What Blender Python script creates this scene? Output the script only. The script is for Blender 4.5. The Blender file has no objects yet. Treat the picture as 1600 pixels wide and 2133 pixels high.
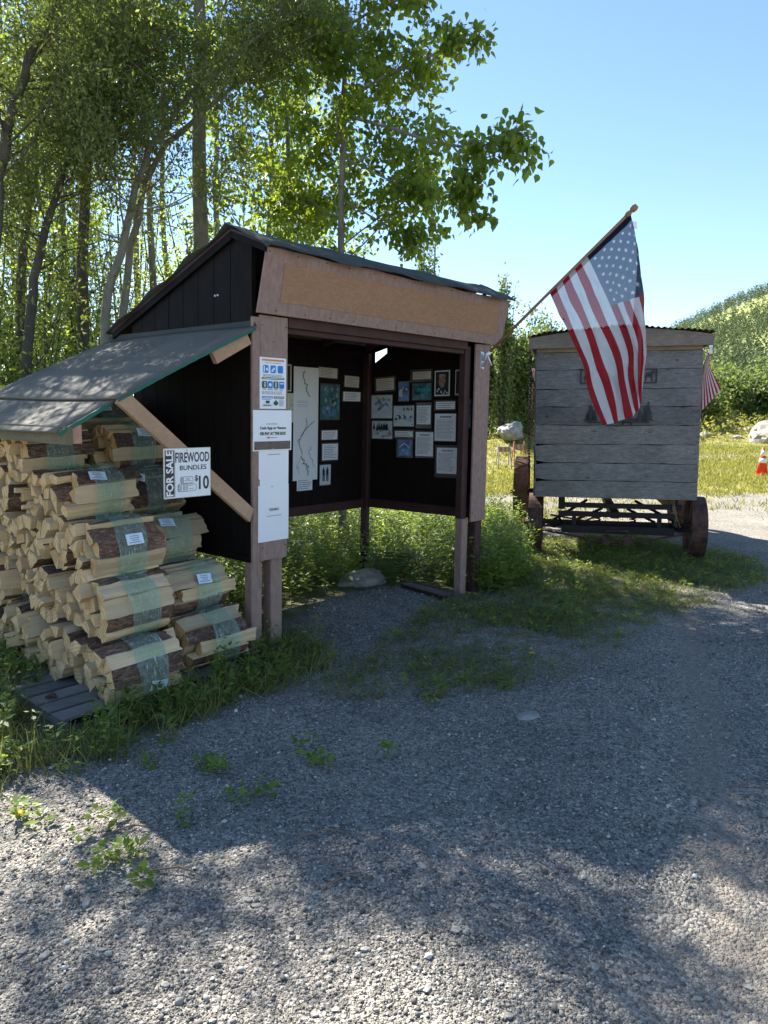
import bpy, math, random
import numpy as np
from mathutils import Vector, Matrix, Euler, noise as mnoise

R = math.radians
rng = np.random.default_rng(7)
random.seed(7)
SC = bpy.context.scene
COL = SC.collection

# ------------------------------------------------------------------ camera, sky, sun, exposure
CAM_H = 1.6; PITCH = 0.128; FPX = 1505.0
cam_d = bpy.data.cameras.new('camera'); cam = bpy.data.objects.new('camera', cam_d); COL.objects.link(cam)
cam.location = (0, 0, CAM_H); cam.rotation_euler = (math.pi / 2 - PITCH, 0, 0)
cam_d.sensor_fit = 'VERTICAL'; cam_d.sensor_height = 36.0; cam_d.lens = 36.0 * FPX / 2133.0
cam_d.clip_start = 0.05; cam_d.clip_end = 6000
SC.camera = cam

SUN_EL = R(44); SUN_AZ = math.atan2(-0.60, 0.80)      # azimuth measured from +Y towards +X
world = bpy.data.worlds.new('World'); SC.world = world; world.use_nodes = True
wt = world.node_tree; wt.nodes.clear()
sky = wt.nodes.new('ShaderNodeTexSky'); sky.sky_type = 'NISHITA'; sky.sun_disc = False
sky.sun_elevation = SUN_EL; sky.sun_rotation = SUN_AZ
sky.altitude = 300; sky.air_density = 1.0; sky.dust_density = 0.0; sky.ozone_density = 3.0
bg = wt.nodes.new('ShaderNodeBackground'); bg.inputs['Strength'].default_value = 0.065
wo = wt.nodes.new('ShaderNodeOutputWorld')
wt.links.new(sky.outputs[0], bg.inputs[0]); wt.links.new(bg.outputs[0], wo.inputs[0])
sun_d = bpy.data.lights.new('sun', 'SUN'); sun = bpy.data.objects.new('sun', sun_d); COL.objects.link(sun)
sun_d.energy = 5.0; sun_d.angle = R(0.5); sun_d.color = (1.0, 0.94, 0.84)
sdir = Vector((math.sin(SUN_AZ) * math.cos(SUN_EL), math.cos(SUN_AZ) * math.cos(SUN_EL), math.sin(SUN_EL)))
sun.rotation_euler = sdir.to_track_quat('Z', 'Y').to_euler()
SC.view_settings.view_transform = 'Standard'; SC.view_settings.look = 'None'
SC.view_settings.gamma = 1.0; SC.view_settings.use_curve_mapping = False
SC.view_settings.exposure = 1.98
SC.render.engine = 'CYCLES'
SC.cycles.max_bounces = 8; SC.cycles.diffuse_bounces = 4; SC.cycles.transmission_bounces = 6
SC.cycles.transparent_max_bounces = 12; SC.cycles.sample_clamp_indirect = 6.0

# ------------------------------------------------------------------ surveying helpers (photo measurements -> places in the world)
CP = np.array([0.0, 0.0, CAM_H])
TH = 0.842
U = np.array([math.cos(TH), math.sin(TH), 0]); V = np.array([-U[1], U[0], 0]); Z = np.array([0, 0, 1.0])
O = np.array([-.861, 4.698, 0]); LEAN = 0.027
def ray(x, y):
    a = (x - 800) / FPX; b = -(y - 1066.5) / FPX
    return np.array([a, math.cos(PITCH) + b * math.sin(PITCH), -math.sin(PITCH) + b * math.cos(PITCH)])
def ground(x, y, z=0.0):
    r = ray(x, y); return CP + (z - CAM_H) / r[2] * r
def at_depth(x, y, d):
    r = ray(x, y); return CP + d / r[1] * r
def on_plane(x, y, n, p0):
    r = ray(x, y); n = np.asarray(n, float); return CP + np.dot(n, np.asarray(p0) - CP) / np.dot(n, r) * r
def S(a, b, c):           # shed frame: a along the front to the right, b backwards, c up (it leans a little)
    return O + (a + LEAN * c) * U + b * V + np.array([0, 0, c])
def on_front(x, y, b):    # photo point lying on the shed plane b = const -> (a, c)
    P = on_plane(x, y, V, O + b * V); return float(np.dot(P - O, U)) - LEAN * float(P[2]), float(P[2])
def on_side(x, y, a):     # photo point on the shed plane a = const -> (b, c)
    P = on_plane(x, y, U, O + a * U); P = on_plane(x, y, U, O + (a + LEAN * P[2]) * U); return float(np.dot(P - O, V)), float(P[2])

# ------------------------------------------------------------------ object helpers
def props(o, label=None, cat=None, group=None, kind=None):
    if label: o['label'] = label
    if cat: o['category'] = cat
    if group: o['group'] = group
    if kind: o['kind'] = kind
    return o
def empty(name, loc=(0, 0, 0), label=None, cat=None, group=None, rot=None):
    o = bpy.data.objects.new(name, None); COL.objects.link(o); o.location = tuple(loc)
    o.empty_display_size = 0.2
    if rot is not None: o.rotation_euler = rot
    return props(o, label, cat, group)
def link_mesh(name, me, parent=None, local=False):
    """parent given: mesh coordinates are world coordinates of an unrotated root unless local"""
    o = bpy.data.objects.new(name, me); COL.objects.link(o)
    if parent is not None:
        o.parent = parent
        if not local:
            loc = Vector(parent.location); p = parent.parent
            while p is not None: loc = loc + Vector(p.location); p = p.parent
            o.location = (0, 0, 0)
            me.transform(Matrix.Translation(-loc))
    return o
class MB:
    def __init__(s): s.v = []; s.f = []; s.m = []; s.sm = []
    def add(s, verts, faces, m=0, smooth=False):
        n = len(s.v); s.v.extend([tuple(map(float, p)) for p in verts])
        for f in faces: s.f.append(tuple(i + n for i in f)); s.m.append(m); s.sm.append(smooth)
    def box(s, fn, a0, a1, b0, b1, c0, c1, m=0):
        vs = [fn(a, b, c) for c in (c0, c1) for b in (b0, b1) for a in (a0, a1)]
        s.add(vs, [(0, 2, 3, 1), (4, 5, 7, 6), (0, 1, 5, 4), (2, 6, 7, 3), (0, 4, 6, 2), (1, 3, 7, 5)], m)
    def bevbox(s, fn, a0, a1, b0, b1, c0, c1, m=0, e=0.004):
        # box with its long edges chamfered: octagonal cross-section along the longest side
        L = [a1 - a0, b1 - b0, c1 - c0]; ax = int(np.argmax([abs(x) for x in L]))
        lo = [a0, b0, c0]; hi = [a1, b1, c1]; o1, o2 = [i for i in range(3) if i != ax]
        e = min(e, abs(hi[o1] - lo[o1]) * .3, abs(hi[o2] - lo[o2]) * .3)
        p = [(lo[o1] + e, lo[o2]), (hi[o1] - e, lo[o2]), (hi[o1], lo[o2] + e), (hi[o1], hi[o2] - e), (hi[o1] - e, hi[o2]), (lo[o1] + e, hi[o2]), (lo[o1], hi[o2] - e), (lo[o1], lo[o2] + e)]
        vs = []
        for t in (lo[ax], hi[ax]):
            for (q1, q2) in p:
                c = [0, 0, 0]; c[ax] = t; c[o1] = q1; c[o2] = q2; vs.append(fn(*c))
        fs = [(i, (i + 1) % 8, 8 + (i + 1) % 8, 8 + i) for i in range(8)] + [tuple(range(7, -1, -1)), tuple(range(8, 16))]
        s.add(vs, fs, m)
    def bar(s, p, q, w, h, up=(0, 0, 1), m=0):
        p = np.array(p, float); q = np.array(q, float); d = q - p; d /= np.linalg.norm(d)
        up = np.array(up, float); r = np.cross(d, up); r /= np.linalg.norm(r); u2 = np.cross(r, d)
        s.box(lambda a, b, c: (p if a == 0 else q) + r * b + u2 * c, 0, 1, -w / 2, w / 2, -h / 2, h / 2, m)
    def tube(s, pts, rad, n=6, m=0, caps=True, smooth=True):
        pts = [np.array(p, float) for p in pts]
        if not hasattr(rad, '__len__'): rad = [rad] * len(pts)
        rings = []; prev = None
        for i, p in enumerate(pts):
            d = pts[min(i + 1, len(pts) - 1)] - pts[max(i - 1, 0)]; d = d / (np.linalg.norm(d) + 1e-9)
            if prev is None:
                ref = np.array([0, 0, 1.0]) if abs(d[2]) < .9 else np.array([1.0, 0, 0])
                x = np.cross(d, ref)
            else: x = prev - d * np.dot(prev, d)
            x /= np.linalg.norm(x) + 1e-9; prev = x; y = np.cross(d, x)
            rings.append([p + rad[i] * (math.cos(2 * math.pi * k / n) * x + math.sin(2 * math.pi * k / n) * y) for k in range(n)])
        vs = [v for r_ in rings for v in r_]; fs = []
        for i in range(len(pts) - 1):
            for k in range(n): fs.append((i * n + k, i * n + (k + 1) % n, (i + 1) * n + (k + 1) % n, (i + 1) * n + k))
        if caps: fs.append(tuple(range(n - 1, -1, -1))); fs.append(tuple((len(pts) - 1) * n + k for k in range(n)))
        s.add(vs, fs, m, smooth)
    def prism(s, poly, fn, t0, t1, m=0):
        """poly of (x,y), fn(x,y,t) -> point; caps and sides"""
        n = len(poly); vs = [fn(x, y, t0) for x, y in poly] + [fn(x, y, t1) for x, y in poly]
        s.add(vs, [tuple(range(n)), tuple(range(2 * n - 1, n - 1, -1))] + [(i, i + n, (i + 1) % n + n, (i + 1) % n) for i in range(n)], m)
    def build(s, name, mats, parent=None, label=None, local=False):
        me = bpy.data.meshes.new(name); me.from_pydata(s.v, [], s.f)
        if not isinstance(mats, (list, tuple)): mats = [mats]
        for mm in mats: me.materials.append(mm)
        me.polygons.foreach_set('material_index', s.m); me.polygons.foreach_set('use_smooth', s.sm); me.update()
        if parent is not None and not local: pass
        o = link_mesh(name, me, parent, local)
        if label: o['label'] = label
        return o
def np_mesh(name, V_, F_, mat, tint=None, smooth=False):
    """V_ (n,3), F_ (m,k) arrays"""
    me = bpy.data.meshes.new(name); n = len(V_); m, k = F_.shape
    me.vertices.add(n); me.vertices.foreach_set('co', np.ascontiguousarray(V_, np.float32).ravel())
    me.loops.add(m * k); me.loops.foreach_set('vertex_index', np.ascontiguousarray(F_, np.int32).ravel())
    me.polygons.add(m); me.polygons.foreach_set('loop_start', np.arange(0, m * k, k, dtype=np.int32))
    me.polygons.foreach_set('loop_total', np.full(m, k, np.int32))
    if smooth: me.polygons.foreach_set('use_smooth', np.ones(m, bool))
    if tint is not None:
        at = me.attributes.new('tint', 'FLOAT', 'POINT'); at.data.foreach_set('value', np.ascontiguousarray(tint, np.float32))
    me.materials.append(mat); me.update(calc_edges=True); me.validate()
    return me
def norm(a): return a / (np.linalg.norm(a, axis=-1, keepdims=True) + 1e-9)
def scatter(tv, tf, C, D, N, size, tint, width=None):
    """instances of a template (x along D, z near N) baked into arrays"""
    D = norm(D); Y = norm(np.cross(N, D)); Zn = np.cross(D, Y); size = np.asarray(size)[:, None, None]
    w = size if width is None else np.asarray(width)[:, None, None]
    P = C[:, None, :] + tv[None, :, 0:1] * size * D[:, None, :] + tv[None, :, 1:2] * w * Y[:, None, :] + tv[None, :, 2:3] * size * Zn[:, None, :]
    n, k = len(C), len(tv)
    F = tf[None] + (np.arange(n) * k)[:, None, None]
    return P.reshape(-1, 3), F.reshape(-1, tf.shape[1]), np.repeat(tint, k)
def merge(parts):
    Vs, Fs, Ts = [], [], []; off = 0
    for v, f, t in parts: Vs.append(v); Fs.append(f + off); Ts.append(t); off += len(v)
    return np.concatenate(Vs), np.concatenate(Fs), np.concatenate(Ts)
# templates
LEAF4 = (np.array([[0, 0, 0], [.45, .27, .06], [1, 0, 0], [.45, -.27, .06]]), np.array([[0, 2, 1], [0, 3, 2]]))
LEAFN = (np.array([[0, 0, 0], [.45, .14, .03], [1, 0, -.05], [.45, -.14, .03]]), np.array([[0, 2, 1], [0, 3, 2]]))
LEAFH = (np.array([[0, 0, 0], [.12, .30, .05], [.42, .36, .08], [.72, .17, .02], [1.05, 0, -.12], [.72, -.17, .02], [.42, -.36, .08], [.12, -.30, .05], [.45, 0, 0]]),
         np.array([[0, 8, 1], [1, 8, 2], [2, 8, 3], [3, 8, 4], [4, 8, 5], [5, 8, 6], [6, 8, 7], [7, 8, 0]]))
BLADE = (np.array([[0, .5, 0], [0, -.5, 0], [.5, .4, .02], [.5, -.4, .02], [.85, .22, -.06], [.85, -.22, -.06], [1, 0, -.2]]),
         np.array([[0, 1, 2], [1, 3, 2], [2, 3, 4], [3, 5, 4], [4, 5, 6]]))
PEB = (np.array([[1, 0, 0], [0, 1, 0], [-1, 0, 0], [0, -1, 0], [.1, .1, 1], [0, 0, -1], [.6, .6, .45], [-.6, .55, .4]]) * .5,
       np.array([[0, 6, 4], [6, 1, 4], [1, 7, 4], [7, 2, 4], [2, 3, 4], [3, 0, 4], [0, 1, 6], [1, 2, 7], [3, 2, 5], [0, 3, 5]]))
def rnd_unit(n): return norm(rng.normal(size=(n, 3)))

# ------------------------------------------------------------------ materials
def new_mat(name):
    m = bpy.data.materials.new(name); m.use_nodes = True; nt = m.node_tree
    return m, nt, nt.nodes['Principled BSDF'], nt.nodes['Material Output']
def N(nt, typ, **kw):
    n = nt.nodes.new(typ)
    for k, v in kw.items():
        if k.startswith('_'): setattr(n, k[1:], v)
        else: n.inputs[k.replace('__', ' ')].default_value = v
    return n
def ramp(nt, fac, stops):
    r = nt.nodes.new('ShaderNodeValToRGB'); el = r.color_ramp.elements
    while len(el) < len(stops): el.new(0.5)
    for e, (p, c) in zip(el, stops): e.position = p; e.color = (*c, 1) if len(c) == 3 else c
    nt.links.new(fac, r.inputs[0]); return r
def coords(nt, scale=(1, 1, 1), per_object=False, src='Object'):
    tc = nt.nodes.new('ShaderNodeTexCoord'); mp = nt.nodes.new('ShaderNodeMapping'); mp.inputs['Scale'].default_value = scale
    nt.links.new(tc.outputs[src], mp.inputs['Vector'])
    if per_object:
        oi = nt.nodes.new('ShaderNodeObjectInfo'); ml = nt.nodes.new('ShaderNodeMath'); ml.operation = 'MULTIPLY'; ml.inputs[1].default_value = 37.0
        nt.links.new(oi.outputs['Random'], ml.inputs[0]); cx = nt.nodes.new('ShaderNodeCombineXYZ')
        for i in range(3): nt.links.new(ml.outputs[0], cx.inputs[i])
        nt.links.new(cx.outputs[0], mp.inputs['Location'])
    return mp.outputs[0]
def noise(nt, vec, scale, detail=4, rough=.6, dist=0):
    n = N(nt, 'ShaderNodeTexNoise', Scale=scale, Detail=detail, Roughness=rough, Distortion=dist); nt.links.new(vec, n.inputs['Vector']); return n.outputs['Fac']
def bump(nt, h, bsdf, strength=.3, dist=.01):
    b = N(nt, 'ShaderNodeBump', Strength=strength, Distance=dist); nt.links.new(h, b.inputs['Height']); nt.links.new(b.outputs[0], bsdf.inputs['Normal']); return b
def simple(name, col, rough=.6, metallic=0, var=.25, scale=12, bumps=.15, spec=.3, stretch=(1, 1, 1), per_object=False, bdist=.004):
    m, nt, b, out = new_mat(name); v = coords(nt, stretch, per_object); f = noise(nt, v, scale, 6, .65)
    lo = tuple(c * (1 - var) for c in col); hi = tuple(min(1, c * (1 + var)) for c in col)
    r = ramp(nt, f, [(.3, lo), (.7, hi)]); nt.links.new(r.outputs[0], b.inputs['Base Color'])
    b.inputs['Roughness'].default_value = rough; b.inputs['Metallic'].default_value = metallic; b.inputs['Specular IOR Level'].default_value = spec
    if bumps: bump(nt, f, b, bumps, bdist)
    return m
def board_mat(name, col, dark, rough=.75, axis=2, scale=9, per_object=True, knots=True, fine=.35, spec=.2):
    """wood boards: grain stretched along axis, knots, weathering"""
    m, nt, b, out = new_mat(name); st = [14, 14, 14]; st[axis] = .8
    v = coords(nt, tuple(st), per_object); g = noise(nt, v, 3.0, 10, .82, .6)
    v2 = coords(nt, (1, 1, 1), per_object); blot = noise(nt, v2, 2.2, 4, .6)
    r = ramp(nt, g, [(.25, dark), (.5, tuple((a + c) / 2 for a, c in zip(col, dark))), (.72, col)])
    mx = N(nt, 'ShaderNodeMix', _data_type='RGBA', _blend_type='MULTIPLY'); mx.inputs[0].default_value = fine + .25
    rb = ramp(nt, blot, [(.3, (.55, .53, .5)), (.7, (1.15, 1.12, 1.1))])
    nt.links.new(r.outputs[0], mx.inputs[6]); nt.links.new(rb.outputs[0], mx.inputs[7])
    last = mx.outputs[2]
    if knots:
        sk = [3.2, 3.2, 3.2]; sk[axis] = 1.3
        vo = N(nt, 'ShaderNodeTexVoronoi', Scale=2.0); nt.links.new(coords(nt, tuple(sk), per_object), vo.inputs['Vector'])
        rk = ramp(nt, vo.outputs['Distance'], [(.03, (.25, .2, .17)), (.09, (1, 1, 1))])
        m2 = N(nt, 'ShaderNodeMix', _data_type='RGBA', _blend_type='MULTIPLY'); m2.inputs[0].default_value = .8
        nt.links.new(last, m2.inputs[6]); nt.links.new(rk.outputs[0], m2.inputs[7]); last = m2.outputs[2]
    oi = nt.nodes.new('ShaderNodeObjectInfo'); ro = ramp(nt, oi.outputs['Random'], [(0, (.74, .75, .78)), (.5, (1, 1, 1)), (1, (1.16, 1.12, 1.06))])
    m3 = N(nt, 'ShaderNodeMix', _data_type='RGBA', _blend_type='MULTIPLY'); m3.inputs[0].default_value = 1.0 if per_object else 0.0
    nt.links.new(last, m3.inputs[6]); nt.links.new(ro.outputs[0], m3.inputs[7]); last = m3.outputs[2]
    nt.links.new(last, b.inputs['Base Color']); b.inputs['Roughness'].default_value = rough; b.inputs['Specular IOR Level'].default_value = spec
    bump(nt, g, b, .5, .006); return m
def leaf_mat(name, c1, c2, trans=(.25, .42, .03), tfac=.45, rough=.45, spec=.35):
    m, nt, b, out = new_mat(name)
    at = nt.nodes.new('ShaderNodeAttribute'); at.attribute_name = 'tint'
    r = ramp(nt, at.outputs['Fac'], [(0, c1), (1, c2)]); nt.links.new(r.outputs[0], b.inputs['Base Color'])
    b.inputs['Roughness'].default_value = rough; b.inputs['Specular IOR Level'].default_value = spec
    tr = nt.nodes.new('ShaderNodeBsdfTranslucent')
    r2 = ramp(nt, at.outputs['Fac'], [(0, tuple(x * .55 for x in trans)), (1, trans)]); nt.links.new(r2.outputs[0], tr.inputs[0])
    mx = nt.nodes.new('ShaderNodeMixShader'); mx.inputs[0].default_value = tfac
    nt.links.new(b.outputs[0], mx.inputs[1]); nt.links.new(tr.outputs[0], mx.inputs[2]); nt.links.new(mx.outputs[0], out.inputs[0])
    return m

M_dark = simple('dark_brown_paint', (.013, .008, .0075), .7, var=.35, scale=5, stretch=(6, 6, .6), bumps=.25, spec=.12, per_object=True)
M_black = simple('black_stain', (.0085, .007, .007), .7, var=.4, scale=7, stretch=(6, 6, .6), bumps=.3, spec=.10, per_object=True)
M_mauve = simple('mauve_brown_paint', (.285, .195, .165), .75, var=.2, scale=34, stretch=(1, 1, .5), bumps=.6, spec=.12, per_object=True, bdist=.005)
M_redbrown = simple('red_brown_paint', (.055, .026, .024), .65, var=.25, scale=9, bumps=.2, per_object=True)
def osb_mat():
    m, nt, b, out = new_mat('tan_strand_board'); vo = N(nt, 'ShaderNodeTexVoronoi', Scale=26.0, _feature='F1'); vo.inputs['Randomness'].default_value = 1
    nv = N(nt, 'ShaderNodeTexNoise', Scale=9.0, Detail=3.0); cv = coords(nt, (1, 1, 2.2)); nt.links.new(cv, nv.inputs['Vector'])
    ad = N(nt, 'ShaderNodeVectorMath', _operation='MULTIPLY_ADD'); ad.inputs[1].default_value = (.25, .25, .25)
    nt.links.new(nv.outputs['Color'], ad.inputs[0]); nt.links.new(cv, ad.inputs[2]); nt.links.new(ad.outputs[0], vo.inputs['Vector'])
    sep = nt.nodes.new('ShaderNodeSeparateColor'); nt.links.new(vo.outputs['Color'], sep.inputs[0])
    r = ramp(nt, sep.outputs[0], [(0, (.275, .15, .08)), (.55, (.30, .168, .092)), (1, (.33, .19, .105))])
    f = noise(nt, coords(nt), 40, 5, .7); r2 = ramp(nt, f, [(.28, (.55, .5, .46)), (.36, (1, 1, 1))])
    mx = N(nt, 'ShaderNodeMix', _data_type='RGBA', _blend_type='MULTIPLY'); mx.inputs[0].default_value = .8
    nt.links.new(r.outputs[0], mx.inputs[6]); nt.links.new(r2.outputs[0], mx.inputs[7]); nt.links.new(mx.outputs[2], b.inputs['Base Color'])
    b.inputs['Roughness'].default_value = .75; bump(nt, sep.outputs[0], b, .25, .003); return m
M_osb = osb_mat()
def felt_mat(name, c, pale):
    m, nt, b, out = new_mat(name); v = coords(nt); f = noise(nt, v, 260, 3, .8); g = noise(nt, v, 2.0, 6, .65)
    vo = N(nt, 'ShaderNodeTexVoronoi', Scale=300.0); nt.links.new(v, vo.inputs['Vector'])
    r = ramp(nt, f, [(.35, c), (.62, pale)]); r2 = ramp(nt, g, [(.3, (.7, .7, .68)), (.7, (1.15, 1.12, 1.05))])
    mx = N(nt, 'ShaderNodeMix', _data_type='RGBA', _blend_type='MULTIPLY'); mx.inputs[0].default_value = 1
    nt.links.new(r.outputs[0], mx.inputs[6]); nt.links.new(r2.outputs[0], mx.inputs[7]); nt.links.new(mx.outputs[2], b.inputs['Base Color'])
    b.inputs['Roughness'].default_value = .9; bump(nt, vo.outputs['Distance'], b, .35, .003); return m
M_felt = felt_mat('mineral_roofing_felt', (.045, .047, .045), (.21, .20, .175))
M_felt_dark = felt_mat('dark_green_roofing_felt', (.018, .026, .026), (.07, .085, .08))
M_teal = simple('teal_underlay', (.012, .11, .085), .5, var=.15)
M_brace = board_mat('sawn_pine', (.56, .38, .25), (.36, .22, .13), axis=0, per_object=False, knots=True)
M_grey_x = board_mat('weathered_grey_board', (.36, .355, .35), (.06, .062, .068), axis=0, per_object=True)
M_trim_x = board_mat('weathered_brown_trim', (.48, .40, .31), (.18, .15, .12), axis=0, per_object=True)
M_pallet = board_mat('pallet_board', (.26, .26, .25), (.12, .12, .115), axis=0, per_object=True)
M_beam = board_mat('mossy_beam', (.30, .24, .15), (.12, .12, .08), axis=1, per_object=True)
M_pinkend = simple('pink_end_grain', (.42, .23, .17), .8, var=.2, scale=30)
M_wood = board_mat('split_wood', (.74, .60, .40), (.50, .35, .19), rough=.7, axis=0, per_object=True, knots=False, fine=.2)
def bark_mat():
    m, nt, b, out = new_mat('spruce_bark'); v = coords(nt, (14, 40, 40), True); f = noise(nt, v, 1.3, 9, .8, 1.2)
    oi = nt.nodes.new('ShaderNodeObjectInfo')
    r = ramp(nt, f, [(.36, (.03, .018, .013)), (.47, (.10, .058, .04)), (.56, (.21, .13, .09)), (.66, (.42, .32, .24))])
    r2 = ramp(nt, oi.outputs['Random'], [(0, (.55, .6, .65)), (.4, (1, 1, 1)), (1, (1.3, 1.1, .95))])
    mx = N(nt, 'ShaderNodeMix', _data_type='RGBA', _blend_type='MULTIPLY'); mx.inputs[0].default_value = 1
    nt.links.new(r.outputs[0], mx.inputs[6]); nt.links.new(r2.outputs[0], mx.inputs[7]); nt.links.new(mx.outputs[2], b.inputs['Base Color'])
    b.inputs['Roughness'].default_value = .9; bump(nt, f, b, .8, .012); return m
M_bark = bark_mat()
def end_mat():
    m, nt, b, out = new_mat('log_end_grain'); v = coords(nt, (1, 1, 1), True)
    wv = N(nt, 'ShaderNodeTexWave', Scale=14.0, Distortion=2.5, Detail=3.0, _wave_type='RINGS', _rings_direction='X'); nt.links.new(v, wv.inputs['Vector'])
    f = noise(nt, v, 9, 5, .6)
    r = ramp(nt, wv.outputs['Fac'], [(.2, (.52, .34, .16)), (.8, (.66, .47, .25))]); r2 = ramp(nt, f, [(.3, (.7, .62, .5)), (.6, (1.1, 1.1, 1.1))])
    mx = N(nt, 'ShaderNodeMix', _data_type='RGBA', _blend_type='MULTIPLY'); mx.inputs[0].default_value = 1
    nt.links.new(r.outputs[0], mx.inputs[6]); nt.links.new(r2.outputs[0], mx.inputs[7]); nt.links.new(mx.outputs[2], b.inputs['Base Color'])
    b.inputs['Roughness'].default_value = .85; bump(nt, f, b, .5, .01); return m
M_end = end_mat()
def wrap_mat():
    m, nt, b, out = new_mat('green_stretch_film'); v = coords(nt, (46, 7, 7), True); f = noise(nt, v, 2.5, 5, .65, .6)
    b.inputs['Base Color'].default_value = (.62, .78, .72, 1); b.inputs['Roughness'].default_value = .08; b.inputs['Specular IOR Level'].default_value = .9
    tp = nt.nodes.new('ShaderNodeBsdfTransparent'); tp.inputs[0].default_value = (.80, .95, .88, 1)
    r = ramp(nt, f, [(.4, (.12, .12, .12)), (.58, (.3, .3, .3)), (.7, (.85, .85, .85))]); mx = nt.nodes.new('ShaderNodeMixShader')  # pale streaks mixed in as painted highlights on the film
    nt.links.new(r.outputs[0], mx.inputs[0]); nt.links.new(tp.outputs[0], mx.inputs[1]); nt.links.new(b.outputs[0], mx.inputs[2]); nt.links.new(mx.outputs[0], out.inputs[0])
    bump(nt, f, b, 1.0, .02); return m
M_wrap = wrap_mat()
M_paper = simple('white_paper', (.80, .82, .84), .45, var=.03, scale=3, bumps=.05, spec=.5)
M_bluepaper = simple('pale_blue_label', (.62, .74, .84), .5, var=.04, scale=20, bumps=.0)
M_agedpaper = simple('aged_paper', (.62, .60, .50), .5, var=.08, scale=5, bumps=.05, spec=.5)
M_ink = simple('black_ink', (.03, .03, .035), .6, var=.1, bumps=0)
M_greyink = simple('grey_ink', (.22, .23, .27), .6, var=.1, bumps=0)
M_brownink = simple('dark_brown_ink', (.07, .045, .04), .6, var=.1, bumps=0)
M_redink = simple('red_ink', (.55, .03, .03), .6, var=.1, bumps=0)
M_orangeink = simple('orange_ink', (.75, .25, .12), .6, var=.1, bumps=0)
M_blueink = simple('blue_ink', (.03, .22, .65), .6, var=.1, bumps=0)
M_greenink = simple('dark_green_ink', (.015, .10, .06), .6, var=.1, bumps=0)
M_lamin = simple('laminate_border', (.10, .085, .08), .15, var=.15, bumps=.05, spec=.9)
M_photo_blue = simple('blue_photo_tone', (.13, .22, .42), .4, var=.8, scale=14, bumps=0)
M_photo_teal = simple('teal_photo_tone', (.06, .16, .17), .35, var=.9, scale=12, bumps=0)
M_photo_grey = simple('grey_photo_tone', (.30, .31, .32), .4, var=.8, scale=16, bumps=0)
M_photo_dark = simple('dark_photo_tone', (.03, .03, .04), .4, var=.5, scale=16, bumps=0)
M_skin = simple('skin_photo_tone', (.36, .16, .11), .5, var=.35, scale=30, bumps=0)
M_snow = simple('snow_photo_tone', (.55, .62, .66), .4, var=.2, scale=20, bumps=0)
M_metal = simple('galvanised_metal', (.62, .66, .72), .4, metallic=.6, var=.12, scale=30, bumps=.1)
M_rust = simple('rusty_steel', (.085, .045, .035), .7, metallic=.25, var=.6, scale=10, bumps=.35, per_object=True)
M_rustlit = simple('sunlit_rusty_steel', (.15, .075, .05), .7, metallic=.2, var=.5, scale=12, bumps=.3, per_object=True)  # brighter copy of the rust: sunlight on the rear wheels put into colour
M_iron = simple('black_iron', (.018, .017, .018), .6, metallic=.3, var=.4, scale=10, bumps=.3)
M_iron2 = simple('faded_black_metal', (.05, .052, .056), .7, metallic=.2, var=.3, scale=20, bumps=.2)
M_corr = simple('corrugated_sheet', (.10, .085, .075), .6, metallic=.5, var=.5, scale=6, bumps=.2)
M_pole = board_mat('flag_pole_wood', (.42, .25, .14), (.28, .15, .08), axis=0, per_object=False, knots=False)
M_rock = simple('grey_rock', (.26, .25, .23), .9, var=.45, scale=6, bumps=.7, bdist=.03)
M_rockpale = simple('pale_rock', (.30, .28, .25), .9, var=.3, scale=6, bumps=.6, bdist=.05)
M_orange = simple('cone_orange', (.72, .05, .02), .5, var=.15, scale=12, bumps=0)
M_barr = simple('faded_orange', (.35, .11, .06), .7, var=.3, scale=12, bumps=0)
M_white = simple('white_reflective', (.75, .75, .75), .4, var=.08, scale=12, bumps=0)
M_tbark = simple('grey_green_trunk', (.20, .185, .145), .85, var=.4, scale=8, stretch=(1, 1, .45), bumps=.6, bdist=.02)
M_tdark = simple('dark_trunk', (.085, .075, .062), .9, var=.45, scale=9, stretch=(1, 1, .5), bumps=.6, bdist=.02)
M_yellow = simple('yellow_petals', (.85, .55, .02), .6, var=.1, bumps=0)
M_twig = simple('dry_twig', (.22, .15, .09), .85, var=.3, bumps=.2)
M_leaf = leaf_mat('cottonwood_leaf', (.045, .095, .015), (.12, .18, .03), (.46, .60, .05), .48)
M_willow = leaf_mat('willow_leaf', (.06, .09, .025), (.15, .18, .06), (.38, .46, .09), .45)
M_under = leaf_mat('undergrowth_leaf', (.06, .125, .025), (.19, .27, .06), (.55, .68, .10), .48)
M_grass = leaf_mat('grass_blade', (.05, .095, .02), (.27, .245, .10), (.34, .38, .09), .35, .55)
M_fgrass = leaf_mat('field_grass_blade', (.12, .16, .03), (.27, .25, .07), (.42, .40, .06), .33, .6)
M_far = leaf_mat('far_foliage', (.05, .09, .028), (.13, .18, .06), (.27, .36, .07), .34, .6)
M_peb = None

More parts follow.
